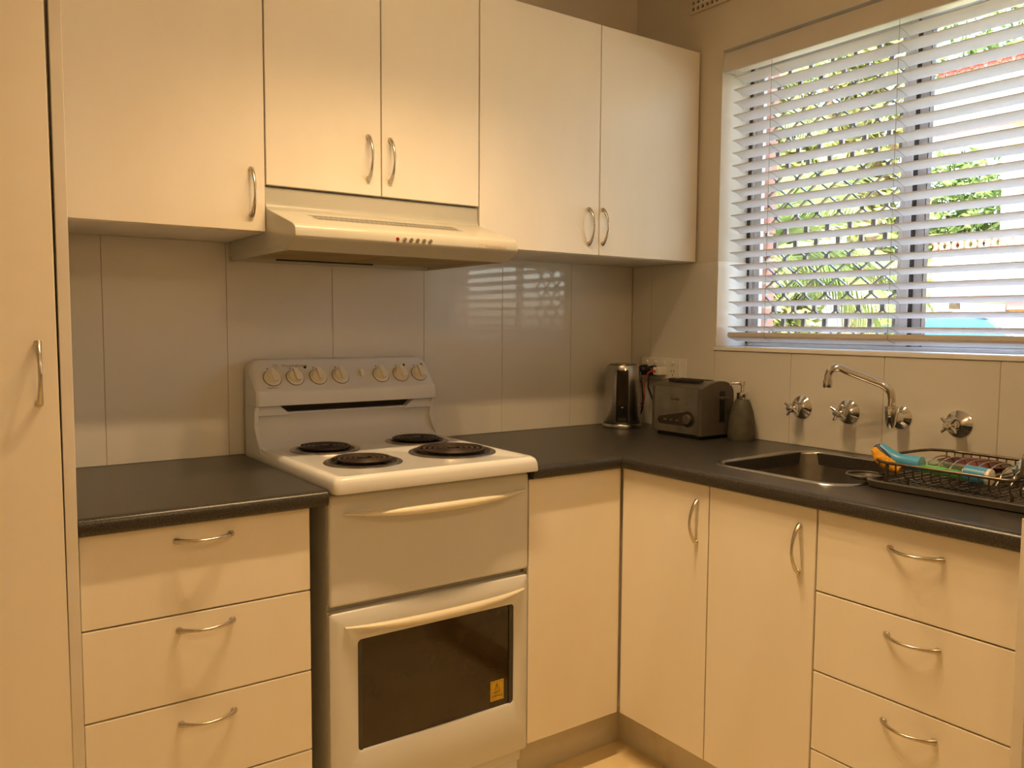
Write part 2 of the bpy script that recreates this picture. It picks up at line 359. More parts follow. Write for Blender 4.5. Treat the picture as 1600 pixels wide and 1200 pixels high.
# ------------------------------------------------------------------ window
win = tag(link('window_1', None, (.17,-1.0,WZ0)), kind='structure')
def wbox(n, x, y, z, m=alu, bev=.0015): return box(n, x, y, z, m, win, bev=bev)
wbox('frame_jamb', (.150,.205), (W0-.020,W0+.001), (WZ0,WZ1)); wbox('frame_jamb', (.150,.205), (W1-.001,W1+.020), (WZ0,WZ1))
wbox('frame_head', (.150,.205), (W1+.02,W0-.02), (WZ1-.03,WZ1)); wbox('frame_sill', (.150,.205), (W1+.02,W0-.02), (WZ0,WZ0+.012))
wbox('track', (.146,.152), (W0-.012,W0-.001), (WZ0+.01,WZ1-.03), alu_d, 0); wbox('track', (.178,.184), (W0-.030,W0-.020), (WZ0+.012,WZ1-.03), alu_d, 0)
# left sash
zs0, zs1 = WZ0+.012, WZ1-.03
wbox('sash_stile', (.160,.178), (-.444,-.4185), (zs0,zs1)); wbox('sash_stile', (.160,.178), (-.964,-.930), (zs0,zs1))
wbox('sash_rail', (.160,.178), (-.930,-.444), (zs0,zs0+.02)); wbox('sash_rail', (.160,.178), (-.930,-.444), (zs1-.03,zs1))
wbox('pane', (.167,.170), (-.930,-.444), (zs0+.02,zs1-.03), pane_m, 0)
# meeting stile gap and right sash
wbox('weather_strip', (.166,.186), (-.9668,-.964), (zs0,zs1), alu_d, 0)
wbox('sash_stile', (.184,.202), (-.996,-.966), (zs0,zs1)); wbox('sash_stile', (.184,.202), (W1+.02,W1+.05), (zs0,zs1))
wbox('weather_strip', (.178,.200), (-.9985,-.996), (zs0,zs1), alu_d, 0)
wbox('sash_rail', (.184,.202), (W1+.05,-.996), (zs0,zs0+.02)); wbox('sash_rail', (.184,.202), (W1+.05,-.996), (zs1-.03,zs1))
wbox('pane', (.191,.194), (W1+.05,-.996), (zs0+.02,zs1-.03), pane_m, 0)

# diamond security grille outside the left sash
gr = thing('security_grille', (.245,-.69,WZ0), 'dark grey diamond mesh security grille outside the left window pane', 'grille')
gy0, gz0, PW, PH, NL = -.404, 1.165, .0796, .1045, .026
strip_n = 0
for c in range(0, 13):
    # each strip zigzags between a node column and the next half column
    pts = []
    ya = gy0-c*PW/2
    for j in range(0, 22):
        z = gz0+j*PH/2
        if z > WZ1-.02 or z < WZ0-.02: continue
        y = ya-(PW/2-.0035 if (j+c) % 2 else .0035)
        pts += [(y, z-NL/2), (y, z+NL/2)]
    bm = bmesh.new(); prev = None
    for (y, z) in pts:
        q = [bm.verts.new((x_, y+dy, z)) for x_, dy in ((.240,-.0035),(.250,-.0035),(.250,.0035),(.240,.0035))]
        if prev:
            for k in range(4): bm.faces.new((prev[k], prev[(k+1) % 4], q[(k+1) % 4], q[k]))
        else: bm.faces.new(q[::-1])
        prev = q
    bm.faces.new(prev)
    l = (.245, ya, 1.67); link('grille_strip', centre(bm_mesh(bm, 'strip', False), l), l, gr, grille_m)
box('grille_rail', (.236,.254), (-.93,-.40), (WZ0-.02,WZ0), grille_m, gr); box('grille_rail', (.236,.254), (-.93,-.40), (WZ1-.02,WZ1), grille_m, gr)

# ------------------------------------------------------------------ venetian blind
bl = thing('venetian_blind', (.05,-1.0,1.205), 'white venetian blind with open slats hanging in the kitchen window', 'blind')
BY0, BY1 = -.424, -1.575
sec = []
for k in range(9):
    t = k/8; sec.append((.033+.047*t, -.0135*t+.0032*math.sin(math.pi*t)))
prof = [(x_, z_+.0013) for x_, z_ in sec]+[(x_, z_-.0013) for x_, z_ in reversed(sec)]
bm = bmesh.new(); A = [bm.verts.new((x_-.057, (BY0-BY1)/2, z_)) for x_, z_ in prof]; B = [bm.verts.new((x_-.057, -(BY0-BY1)/2, z_)) for x_, z_ in prof]
for i in range(len(prof)): bm.faces.new((A[i], A[(i+1) % len(prof)], B[(i+1) % len(prof)], B[i]))
bm.faces.new(A); bm.faces.new(B[::-1])
slat_me = bm_mesh(bm, 'slat')
SZ = [1.2565+.0404*k for k in range(21)]
for z in SZ: link('slat', slat_me, (.057,(BY0+BY1)/2,z), bl, slat_m)
prism('valance', [(-.022,2.128),(-.027,2.10),(-.022,2.067),(-.014,2.067),(-.018,2.10),(-.014,2.128)], 'y', BY1+.01, BY0-.006, valance_m, bl, bev=.001)
for y in (BY0-.006, BY1+.006): box('valance_return', (-.018,.03), (y-.003,y+.003), (2.069,2.126), valance_m, bl, bev=.001)
box('head_rail', (.022,.078), (BY1,BY0), (2.088,2.135), white_pl, bl, bev=.002)
prism('bottom_rail', [(.031,1.236),(.030,1.226),(.036,1.219),(.080,1.207),(.083,1.211),(.083,1.222),(.078,1.227),(.036,1.238)], 'y', BY1, BY0, valance_m, bl, bev=.001)
for y in (-.572, -.985, -1.40):
    bm = bmesh.new()
    tube_bm(bm, [(.0305,y,1.236),(.0305,y,2.09)], .0007, 5); tube_bm(bm, [(.0825,y-.003,1.215),(.0825,y-.003,2.09)], .0007, 5)
    for z in SZ: tube_bm(bm, [(.031,y,z-.0008),(.055,y-.001,z-.0053),(.082,y-.003,z-.0165)], .0006, 4)
    tube_bm(bm, [(.0305,y,1.236),(.029,y,1.224),(.036,y-.005,1.2165),(.050,y-.012,1.212)], .001, 5)
    l = (.055,y,1.66); link('ladder_cord', centre(bm_mesh(bm, 'cord'), l), l, bl, cord_m)

# ------------------------------------------------------------------ cabinets
def handle_mesh(u, n, L=.110, H=.026):
    u = Vector(u); n = Vector(n); w = u.cross(n); N = 20; bm = bmesh.new(); rings = []
    for i in range(N+1):
        t = i/N; s = (t-.5)*L; h = H*(math.sin(math.pi*t)**.75)+.002
        ww = .0034+.0030*abs(2*t-1)**2.5; th = .0032+.0008*abs(2*t-1)
        dh = 0
        c = u*s+n*h
        # tangent for the local frame
        t2 = min(1, t+.01); t1 = max(0, t-.01)
        T = (u*((t2-t1)*L)+n*(H*(math.sin(math.pi*t2)**.75-math.sin(math.pi*t1)**.75))).normalized(); Nn = w.cross(T)
        rings.append([bm.verts.new(c+w*math.cos(2*math.pi*k/10)*ww+Nn*math.sin(2*math.pi*k/10)*th) for k in range(10)])
    for A, B in zip(rings, rings[1:]):
        for k in range(10): bm.faces.new((A[k], A[(k+1) % 10], B[(k+1) % 10], B[k]))
    bm.faces.new(rings[0]); bm.faces.new(rings[-1][::-1])
    for e in (-1, 1): lathe_bm(bm, [(0,0),(.0062,0),(.0062,.003),(.004,.006),(0,.006)], u*e*(L/2-.004), n, 12)
    return bm_mesh(bm, 'handle', ang=60)
H_bv = handle_mesh((0,0,1), (0,-1,0)); H_bh = handle_mesh((1,0,0), (0,-1,0))
H_rv = handle_mesh((0,0,1), (-1,0,0)); H_rh = handle_mesh((0,1,0), (-1,0,0))
def handle(me, loc, parent): 
    o = link('handle', me, loc, parent, nickel); o['label'] = 'bowed brushed nickel handle'; return o
G = .0016
def door_b(x, z, y, parent, hx=None, hz=None, name='door', th=.017):
    d = box(name, (x[0]+G,x[1]-G), (y,y+th), (z[0]+G,z[1]-G), laminate, parent, bev=.002)
    if hx is not None: handle(H_bv if name == 'door' else H_bh, (hx, y, hz), d)
    return d
def door_r(y, z, x, parent, hy=None, hz=None, name='door'):
    d = box(name, (x,x+.017), (y[0]+G,y[1]-G), (z[0]+G,z[1]-G), laminate, parent, bev=.002)
    if hy is not None: handle(H_rv if name == 'door' else H_rh, (x, hy, hz), d)
    return d
UD, ZU, ZT = -.309, 1.4717, 2.167
# upper cabinets
c = thing('wall_cabinet', (-1.70,-.15,ZU), 'cream single door wall cabinet between the tall pantry and the range hood', 'cabinet', 'cream wall cabinets')
box('body', (-1.926,-1.4775), (-.291,-.001), (ZU,ZT), carcass, c); door_b((-1.926,-1.476), (ZU,ZT), UD, c, -1.510, 1.5625)
c = thing('wall_cabinet', (-1.18,-.15,1.582), 'short cream two door wall cabinet above the range hood', 'cabinet', 'cream wall cabinets')
box('body', (-1.476,-.8795), (-.291,-.001), (1.583,ZT), carcass, c)
door_b((-1.476,-1.1755), (1.582,ZT), UD, c, -1.2125, 1.676); door_b((-1.1755,-.8785), (1.582,ZT), UD, c, -1.1515, 1.676)
c = thing('wall_cabinet', (-.44,-.15,ZU), 'cream two door wall cabinet in the corner beside the window', 'cabinet', 'cream wall cabinets')
box('body', (-.878,-.003), (-.291,-.001), (ZU,ZT), carcass, c)
door_b((-.878,-.438), (ZU,ZT), UD, c, -.480, 1.5575); door_b((-.438,-.002), (ZU,ZT), UD, c, -.4245, 1.5605)
# pantry
c = thing('pantry_cabinet', (-2.2,-.3,FZ), 'tall cream pantry cabinet along the left edge of the picture', 'cabinet')
box('body', (-2.55,-1.9485), (-.580,-.002), (FZ+.12,2.20), carcass, c); box('end_panel', (-1.9475,-1.928), (-.600,-.002), (FZ,2.20), carcass, c, bev=.001)
box('kick', (-2.55,-1.9485), (-.545,-.53), (FZ,FZ+.12), kick_m, c)
bm = bmesh.new(); me = box_mesh(.598, .017, 2.03, .0022)
me.transform(Matrix.Rotation(R(-.30), 4, 'Y'))
d = link('door', me, (-2.2495,-.5905,1.170), c, laminate); handle(H_bv, (-1.981,-.599,1.168), d)
# base cabinets
BD, BZ0, BZ1 = -.578, .163, .8655
DZ = [BZ1, .684, .5065, .3285, BZ0]
c = thing('drawer_cabinet', (-1.70,-.3,FZ), 'cream four drawer base cabinet left of the stove', 'cabinet', 'cream drawer cabinets')
box('body', (-1.926,-1.4815), (-.560,-.002), (.17,.866), carcass, c)
for k in range(4): door_b((-1.926,-1.481), (DZ[k+1],DZ[k]), BD, c, -1.702, (.8325,.6535,.4625,.29)[k], 'drawer_front')
c = thing('corner_cabinet', (-.5,-.5,FZ), 'cream corner base cabinet with its plain panel and one handled door', 'cabinet')
boxes('body', [((-.8985,-.002),(-.560,-.002),(.17,.866)), ((-.560,-.002),(-.790,-.560),(.17,.866)), ((-.560,-.002),(-.8925,-.790),(.17,.72))], carcass, c, (-.4,-.4,.5))
door_b((-.8985,-.5795), (BZ0,BZ1), BD, c); door_r((-.893,-.5825), (BZ0,BZ1), BD, c, -.8555, .767)
c = thing('sink_cabinet', (-.3,-1.04,FZ), 'cream single door base cabinet below the kitchen sink', 'cabinet')
boxes('body', [((-.560,-.002),(-1.195,-1.179),(.17,.72)), ((-.560,-.002),(-.909,-.893),(.17,.72)), ((-.560,-.002),(-1.179,-.909),(.17,.186)), ((-.018,-.002),(-1.179,-.909),(.186,.866))], carcass, c, (-.3,-1.04,.5))
door_r((-1.1955,-.893), (BZ0,BZ1), BD, c, -1.1535, .767)
c = thing('drawer_cabinet', (-.3,-1.4,FZ), 'cream four drawer base cabinet below the dish rack at the right edge', 'cabinet', 'cream drawer cabinets')
box('body', (-.560,-.002), (-1.608,-1.1965), (.17,.866), carcass, c)
for k in range(4): door_r((-1.6085,-1.1965), (DZ[k+1],DZ[k]), BD, c, -1.4155, (.817,.640,.4605,.285)[k], 'drawer_front')
tag(box('end_panel', (-.604,-.002), (-1.632,-1.6125), (FZ,.93), carcass, None, bev=.001), 'cream upright end panel closing the right end of the benchtop', 'panel')

# ------------------------------------------------------------------ benchtops
EDGE = [(-.03,.900),(-.013,.900),(-.0075,.8988),(-.0030,.8952),(-.0006,.890),(0,.884),(0,.877),(-.0010,.872),(-.0040,.8685),(-.009,.867),(-.03,.867)]
def L_top():
    bm = bmesh.new()
    gx = [-.8985,-.57,-.472,-.086,-.0005]; gy = [-1.6120,-1.178,-.824,-.57,-.0005]
    for z, skip in ((.900, True), (.867, True)):
        V = {}
        def v(i, j):
            if (i, j) not in V: V[(i, j)] = bm.verts.new((gx[i], gy[j], z))
            return V[(i, j)]
        for i in range(4):
            for j in range(4):
                if gx[i+1] <= -.569 and gy[j+1] <= -.569: continue
                if i == 2 and j == 1: continue
                bm.faces.new((v(i,j), v(i+1,j), v(i+1,j+1), v(i,j+1)))
    path = [(-.8985,-.6), (-.6,-.6), (-.6,-1.6120)]
    rings = []
    for pi in range(3):
        ring = []
        for o, z in EDGE:
            if pi == 0: ring.append(bm.verts.new((-.8985,-.6-o,z)))
            elif pi == 1: ring.append(bm.verts.new((-.6-o,-.6-o,z)))
            else: ring.append(bm.verts.new((-.6-o,-1.6120,z)))
        rings.append(ring)
    for A, B in zip(rings, rings[1:]):
        for k in range(len(EDGE)-1): bm.faces.new((A[k], A[k+1], B[k+1], B[k]))
    bm.faces.new(rings[0]); bm.faces.new(rings[2][::-1])
    # end faces of the flat part and the walls of the cut-out
    def q(*p): bm.faces.new([bm.verts.new(a) for a in p])
    q((-.8985,-.57,.867),(-.8985,0,.867),(-.8985,0,.9),(-.8985,-.57,.9)); q((-.57,-1.612,.867),(0,-1.612,.867),(0,-1.612,.9),(-.57,-1.612,.9))
    for a, b in (((-.472,-1.178),(-.086,-1.178)), ((-.086,-1.178),(-.086,-.824)), ((-.086,-.824),(-.472,-.824)), ((-.472,-.824),(-.472,-1.178))):
        q((*a,.867),(*b,.867),(*b,.9),(*a,.9))
    bmesh.ops.remove_doubles(bm, verts=bm.verts[:], dist=.0004)
    return bm
loc = (-.4,-.7,.867)
tag(link('benchtop', centre(bm_mesh(L_top(), 'benchtop', ang=30), loc), loc, None, bench_m), 'dark speckled L-shaped benchtop running from the stove round to the sink', 'benchtop')
prof = [(-.6-o,z) for o, z in EDGE]+[(-.0005,.867),(-.0005,.9)]
tag(prism('benchtop', prof, 'x', -1.9265, -1.4475, bench_m, None, loc=(-1.69,-.3,.867)), 'short dark speckled benchtop between the pantry and the stove', 'benchtop')

# ------------------------------------------------------------------ stove
SX0, SX1 = -1.4394, -.8994
st = thing('stove', (-1.17,-.3,FZ), 'white freestanding electric stove with four black coil burners', 'stove')
box('body', (SX0+.003,SX1-.003), (-.553,-.012), (FZ+.09,.888), enamel_s, st, bev=.002)
box('plinth', (SX0+.006,SX1-.006), (-.545,-.53), (FZ+.002,.150), enamel_s, st)
# hob with rolled rim, recessed well
def hob():
    bm = bmesh.new()
    loops = [(0,.893,.012),(-.001,.897,.012),(0,.915,.016),(.003,.924,.018),(.010,.929,.02),(.022,.9285,.02),(.030,.926,.02)]
    rings = []
    for ins, z, r in loops:
        rings.append([bm.verts.new((x, y, z)) for x, y in rrect(SX0-.002+ins, SX1+.002-ins, -.622+ins, -.060, r, 6)])
    for A, B in zip(rings, rings[1:]):
        n = len(A)
        for k in range(n): bm.faces.new((A[k], A[(k+1) % n], B[(k+1) % n], B[k]))
    bm.faces.new(rings[-1]); bm.faces.new(rings[0][::-1])
    return bm
loc = (-1.17,-.34,.9); link('hob', centre(bm_mesh(hob(), 'hob', ang=45), loc), loc, st, enamel)
# splash panel: lower curve + slotted vent + control console
low = [(-.013,.90),(-.190,.926),(-.150,.9275),(-.122,.934),(-.100,.946),(-.083,.962),(-.076,.980),(-.076,.995),(-.082,1.010),(-.087,1.0145),(-.084,1.018),(-.068,1.0185),(-.013,1.0185)]
prism('splash_panel', low, 'x', SX0+.001, SX1-.001, enamel, st, bev=.0)
prism('splash_shoulder', [(SX0+.001,1.010),(-1.338,1.010),(-1.372,1.0375),(SX0+.001,1.0375)], 'y', -.0895, -.013, enamel, st, bev=.003)
prism('splash_shoulder', [(SX1-.001,1.010),(-1.000,1.010),(-.966,1.0375),(SX1-.001,1.0375)], 'y', -.0895, -.013, enamel, st, bev=.003)
box('vent_slot', (-1.376,-.967), (-.066,-.02), (1.016,1.040), dark_gap, st, bev=0)
def console():
    bm = bmesh.new(); rings = []; X0, X1, RR = SX0-.001, SX1+.001, .034
    pr = [(-.010,1.0375),(-.103,1.0375),(-.1075,1.039),(-.109,1.043),(-.1075,1.072),(-.1055,1.078),(-.099,1.083),(-.052,1.150),(-.047,1.1555),(-.040,1.159),(-.012,1.160)]
    xs_ = [X0+RR*(1-math.cos(R(a))) for a in range(0, 91, 10)]; xs_ = xs_+[X0+X1-x for x in reversed(xs_)]
    for x in xs_:
        e = min(x-X0, X1-x); q = min(1, e/RR); drop = RR*(1-math.sqrt(max(0, 1-(1-q)**2))); k = 1-drop/(1.160-1.085)
        ins = .006*(1-min(1, e/.010))**2
        rings.append([bm.verts.new((x, min(y+ins, -.010), (z if z <= 1.085 else 1.085+(z-1.085)*k))) for y, z in pr])
    for A, B in zip(rings, rings[1:]):
        n = len(A)
        for k in range(n): bm.faces.new((A[k], A[(k+1) % n], B[(k+1) % n], B[k]))
    bm.faces.new(rings[0][::-1]); bm.faces.new(rings[-1])
    return bm
l = (-1.17,-.06,1.0375); con = link('control_console', centre(bm_mesh(console(), 'console', ang=38), l), l, st, enamel)
# side cheeks of the splash panel
prism('side_cheek', [(-.012,.895),(-.155,.895),(-.135,.925),(-.105,.955),(-.088,.985),(-.09,1.02),(-.098,1.037),(-.012,1.037)], 'x', SX0-.002, SX0+.010, enamel, st, bev=.002)
prism('side_cheek', [(-.012,.895),(-.155,.895),(-.135,.925),(-.105,.955),(-.088,.985),(-.09,1.02),(-.098,1.037),(-.012,1.037)], 'x', SX1-.010, SX1+.002, enamel, st, bev=.002)
# knobs on the sloping console face
fa = Vector((0,-.099,1.083)); fb = Vector((0,-.052,1.150)); fdir = (fb-fa).normalized(); fn = Vector((0,-fdir.z,fdir.y))
def onface(x, t, off=0.0): 
    p = fa+fdir*t+fn*off; return Vector((x, p.y, p.z))
kx = [-1.388,-1.325,-1.259,-1.193,-1.068,-1.004,-.943]
bmk = bmesh.new(); lathe_bm(bmk, [(0,0),(.0235,0),(.0235,.003),(.0205,.005),(.0185,.012),(.017,.0135),(0,.0135)], (0,0,0), fn, 28)
gp = bmesh.ops.create_cube(bmk, size=1)['verts']
sx_ = Vector((1,0,0)); rot = math.radians(-6); gu = (fdir*math.cos(rot)+sx_*math.sin(rot)); gs = fn.cross(gu)
for v in gp: v.co = gs*v.co.x*.012+gu*v.co.y*.037+fn*(.016+v.co.z*.012)
knob_me = bm_mesh(bmk, 'knob')
bmr = bmesh.new(); tube_bm(bmr, [(Vector((1,0,0))*math.cos(a)+fdir*math.sin(a))*.0246 for a in [2*math.pi*k/36 for k in range(36)]], .0007, 5, closed=True)
ring_me = bm_mesh(bmr, 'knob_ring')
for i, x in enumerate(kx):
    o = link('knob', knob_me, onface(x,.034), st, ivory); link('knob_ring', ring_me, onface(x,.034,.0003), o, print_m)
    lathe('knob_mark', [(0,0),(.0019,0),(.0019,.0005),(0,.0005)], onface(x-.008,.064), print_m, con, fn, 10)
tb = box_mesh(.012, .022, .010, .004); tb.transform(Matrix((sx_, fdir, fn)).transposed().to_4x4()); link('timer_button', tb, onface(-1.127,.040,.004), st, ivory)
for x, t in ((-1.290,.066), (-.984,.066), (-.925,.066)): lathe('pilot_light', [(0,0),(.0042,0),(.003,.0016),(0,.0018)], onface(x,t), black_m, con, fn, 14)
text('brand_lettering', 'Westinghouse', .0125, onface(-1.318,.072,.0004), (1,0,0), fdir, print_f, con)
bm = bmesh.new(); tube_bm(bm, [Vector((math.cos(a)*.0065,0,0))+fdir*math.sin(a)*.0065 for a in [2*math.pi*k/24 for k in range(24)]], .0005, 4, closed=True)
l = onface(-1.372,.072,.0004); link('brand_emblem', bm_mesh(bm, 'emblem'), l, con, print_f)
text('brand_emblem_letter', 'W', .0085, l, (1,0,0), fdir, print_f, con)
text('model_lettering', 'FREESTYLE', .006, onface(-1.393,.003,.0004), (1,0,0), fdir, print_f, con)
# burners
def burner(x, y, r, ang):
    e = link('burner', None, (x,y,.926), st)
    lathe('trim_ring', [(r-.016,.0012),(r-.012,.0042),(r-.006,.0045),(r,.0022),(r+.001,.0004)], (x,y,.926), ring_m, e, n=48)
    lathe('drip_pan', [(0,.0008),(r-.03,.001),(r-.017,.0028),(r-.014,.004)], (x,y,.926), pan_m, e, n=40)
    turns = 4.3 if r < .1 else 5.2
    n = int(turns*30); pts = []; r1 = r-.0235; r0 = .016
    for k in range(n+1):
        t = k/n; a = t*turns*2*math.pi+ang; rr_ = r0+(r1-r0)*t
        pts.append((x+rr_*math.cos(a), y+rr_*math.sin(a), .9345))
    tube('coil', pts, .0052, coil_m, e, (x,y,.9345), n=8, flat=.75)
    bm = bmesh.new()
    for k in range(3):
        a = ang+k*2*math.pi/3; tube_bm(bm, [(x,y,.929),(x+math.cos(a)*(r-.016),y+math.sin(a)*(r-.016),.929)], .002, 6)
    link('coil_support', centre(bm_mesh(bm, 'support'), (x,y,.929)), (x,y,.929), e, pan_m)
    lathe('coil_cap', [(0,.0132),(.012,.0128),(.013,.006)], (x,y,.926), pan_m, e, n=20)
burner(-1.292,-.205,.090,.4); burner(-1.010,-.190,.090,1.2); burner(-1.030,-.418,.1135,2.0); burner(-1.292,-.438,.094,.9)
# doors
def oven_handle(z, parent, loc):
    bm = bmesh.new(); N = 28; rings = []
    for i in range(N+1):
        t = i/N; x = -1.406+(.490)*t; s = abs(2*t-1)
        dip = -.006*(1-s*s); out = .004+.030*(1-s**2.6)
        hh = .0018+.0085*(1-s**2.2); th = .004+.006*(1-s**4)
        rings.append([bm.verts.new((x, -.580-out+math.cos(2*math.pi*k/10)*th, z+dip+.5*out*0+math.sin(2*math.pi*k/10)*hh)) for k in range(10)])
    for A, B in zip(rings, rings[1:]):
        for k in range(10): bm.faces.new((A[k], A[(k+1) % 10], B[(k+1) % 10], B[k]))
    bm.faces.new(rings[0]); bm.faces.new(rings[-1])
    o = link('handle', centre(bm_mesh(bm, 'handle', ang=60), loc), loc, parent, ivory); o['label'] = 'long bowed ivory handle'
gd = box('grill_door', (SX0,SX1), (-.580,-.556), (.634,.882), enamel_s, st, bev=.007, seg=3); oven_handle(.841, gd, (-1.16,-.6,.84))
# oven door = frame around a real opening, with glass set back
od = prism('oven_door', [(SX0,.155),(SX1,.155),(SX1,.619),(SX0,.619)], 'y', -.562, -.556, enamel_s, st)
def door_ring(x0, x1, z0, z1, a0, a1, b0, b1, ri):
    bm = bmesh.new(); O = rrect(x0,x1,z0,z1,.008,6); I = rrect(a0,a1,b0,b1,ri,6); n = len(O)
    def ring(pts, y): return [bm.verts.new((x,y,z)) for x, z in pts]
    O2 = rrect(x0+.004,x1-.004,z0+.004,z1-.004,.008,6); I2 = rrect(a0-.004,a1+.004,b0-.004,b1+.004,ri+.003,6)
    L = [ring(O,-.562), ring(O,-.576), ring(O2,-.580), ring(I2,-.580), ring(I,-.577), ring(I,-.562)]
    for A, B in zip(L, L[1:]):
        for k in range(n): bm.faces.new((A[k], A[(k+1) % n], B[(k+1) % n], B[k]))
    return bm
l = (-1.17,-.57,.4); link('door_face', centre(bm_mesh(door_ring(SX0,SX1,.155,.619,-1.373,-.943,.289,.549,.010), 'face', ang=45), l), l, od, enamel_s)
gl = box('oven_glass', (-1.374,-.942), (-.572,-.5625), (.288,.550), ovenglass, od, bev=0)
box('glass_edge_strip', (-1.3735,-1.361), (-.5755,-.5721), (.2885,.5495), ovenframe, od, bev=.001); box('glass_edge_strip', (-.955,-.9425), (-.5755,-.5721), (.2885,.5495), ovenframe, od, bev=.001)
oven_handle(.585, od, (-1.16,-.6,.585))
sk = tag(box('warning_sticker', (-1.010,-.970), (-.5728,-.5721), (.306,.358), sticker_m, None, bev=0), 'yellow HOT SURFACE warning sticker on the oven door glass', 'sticker')
text('sticker_word', 'HOT', .0105, (-.990,-.5729,.327), (1,0,0), (0,0,1), print_m, sk); text('sticker_word', 'SURFACE', .0082, (-.990,-.5729,.3175), (1,0,0), (0,0,1), print_m, sk)
tube('sticker_triangle', [(-.999,-.5731,.335),(-.981,-.5731,.335),(-.990,-.5731,.351)], .0007, print_m, sk, (-.99,-.5731,.34), n=4, closed=True)
tube('sticker_mark', [(-.990,-.5731,.347),(-.992,-.5731,.344),(-.989,-.5731,.341),(-.991,-.5731,.338)], .0009, print_m, sk, (-.99,-.5731,.342), n=4)
tube('sticker_border', [(x,-.5730,z) for x, z in ((-1.006,.310),(-.974,.310),(-.974,.354),(-1.006,.354))], .0004, print_m, sk, (-.99,-.573,.33), n=4, closed=True)

# ------------------------------------------------------------------ range hood
hd = thing('range_hood', (-1.177,-.25,1.421), 'cream slide-under range hood with push buttons above the stove', 'range hood')
HX0, HX1 = -1.4765, -.8795
hp = [(-.012,1.432),(-.012,1.580),(-.302,1.580),(-.3045,1.545),(-.309,1.533),(-.320,1.526),(-.480,1.4795),(-.492,1.473),(-.4975,1.462),(-.498,1.449),(-.492,1.443),(-.445,1.4225),(-.436,1.4215),(-.430,1.432)]
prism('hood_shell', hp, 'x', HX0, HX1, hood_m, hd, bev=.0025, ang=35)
boxes('skirt', [((HX0+.001,HX0+.006),(-.43,-.012),(1.4215,1.433)), ((HX1-.006,HX1-.001),(-.43,-.012),(1.4215,1.433)), ((HX0,HX1),(-.03,-.012),(1.4215,1.433))], hood_m, hd, (-1.177,-.2,1.427))
for xa, xb in ((HX0+.012,-1.180), (-1.174,HX1-.012)): box('grease_filter', (xa,xb), (-.425,-.10), (1.4275,1.4318), grease, hd, bev=.001)
tube('filter_clip', [(-1.38,-.098,1.425),(-1.10,-.098,1.425)], .0025, black_m, hd, (-1.24,-.098,1.425), n=6)
s0 = Vector((0,-.320,1.526)); s1 = Vector((0,-.480,1.4795)); sd = (s1-s0).normalized(); sn = Vector((0,sd.z,-sd.y)).normalized()
bm = bmesh.new()
for row in range(2):
    for k in range(30):
        x = -1.396+k*.0132; c0 = s0+sd*(.046+row*.032)+sn*.0010
        a = Vector((x,c0.y,c0.z)); d1 = sd*.024+Vector((.012,0,0)); w1 = Vector((.0042,0,0))
        bm.faces.new([bm.verts.new(p_) for p_ in (a, a+w1, a+w1+d1, a+d1)])
bmesh.ops.solidify(bm, geom=bm.faces[:], thickness=.0004)
o = link('vent_slots', centre(bm_mesh(bm, 'slots', False), (-1.2,-.38,1.51)), (-1.2,-.38,1.51), hd, dark_gap); o['kind'] = 'stuff'
for i in range(6):
    x = -1.228+i*.0172; m_ = ledred if i == 0 else chrome; r_ = .0042 if i == 0 else .0048
    lathe('indicator_light' if i == 0 else 'push_button', [(r_,0),(r_,.002 if i == 0 else .006),(r_*.8,.003 if i == 0 else .0075),(0,.003 if i == 0 else .0078)], (x,-.4975,1.457), m_, hd, (0,-1,0), 16)
text('brand_lettering', 'Westinghouse', .011, (-.950,-.4985,1.4565), (1,0,0), (0,0,1), print_r, hd)
tube('brand_emblem', [(-.995+math.cos(a)*.005,-.4985,1.4565+math.sin(a)*.005) for a in [2*math.pi*k/20 for k in range(20)]], .0004, print_r, hd, (-.995,-.4985,1.4565), n=4, closed=True)

# ------------------------------------------------------------------ sink
sk_ = thing('sink', (-.278,-1.0,.73), 'stainless steel single bowl sink inset in the dark benchtop', 'sink')
bm = bmesh.new(); rings = []
for ins, z, r in ((0,.9003,.075),(.001,.9022,.075),(.004,.9034,.073),(.015,.9030,.066),(.019,.9005,.064),(.021,.893,.062),(.028,.765,.058),(.036,.748,.05),(.055,.738,.036),(.10,.7355,.03)):
    rings.append([bm.verts.new((x,y,z)) for x, y in rrect(-.497+ins,-.060-ins,-1.205+ins,-.798-ins,r,8)])
for A, B in zip(rings[4:], rings[5:]):
    n = len(A)
    for k in range(n): bm.faces.new((A[k], A[(k+1) % n], B[(k+1) % n], B[k]))
bm.faces.new(rings[-1])
for rg in rings[:4]:
    for q in rg: bm.verts.remove(q)
bm2 = bmesh.new(); rim = []
for ins, z, r in ((0,.9003,.075),(.001,.9026,.075),(.004,.9042,.073),(.014,.9040,.066),(.019,.9012,.064),(.0205,.896,.062)):
    rim.append([bm2.verts.new((x,y,z)) for x, y in rrect(-.497+ins,-.060-ins,-1.205+ins,-.798-ins,r,8)])
for A, B in zip(rim, rim[1:]):
    n = len(A)
    for k in range(n): bm2.faces.new((A[k], A[(k+1) % n], B[(k+1) % n], B[k]))
link('rim', centre(bm_mesh(bm2, 'rim', ang=60), (-.278,-1.0,.902)), (-.278,-1.0,.902), sk_, steel)
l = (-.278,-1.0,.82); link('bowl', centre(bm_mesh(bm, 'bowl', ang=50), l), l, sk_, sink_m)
lathe('drain', [(.045,.0006),(.043,.003),(.034,.002),(.030,-.0002),(0,-.0002)], (-.278,-1.0,.7358), chrome, sk_, n=32)

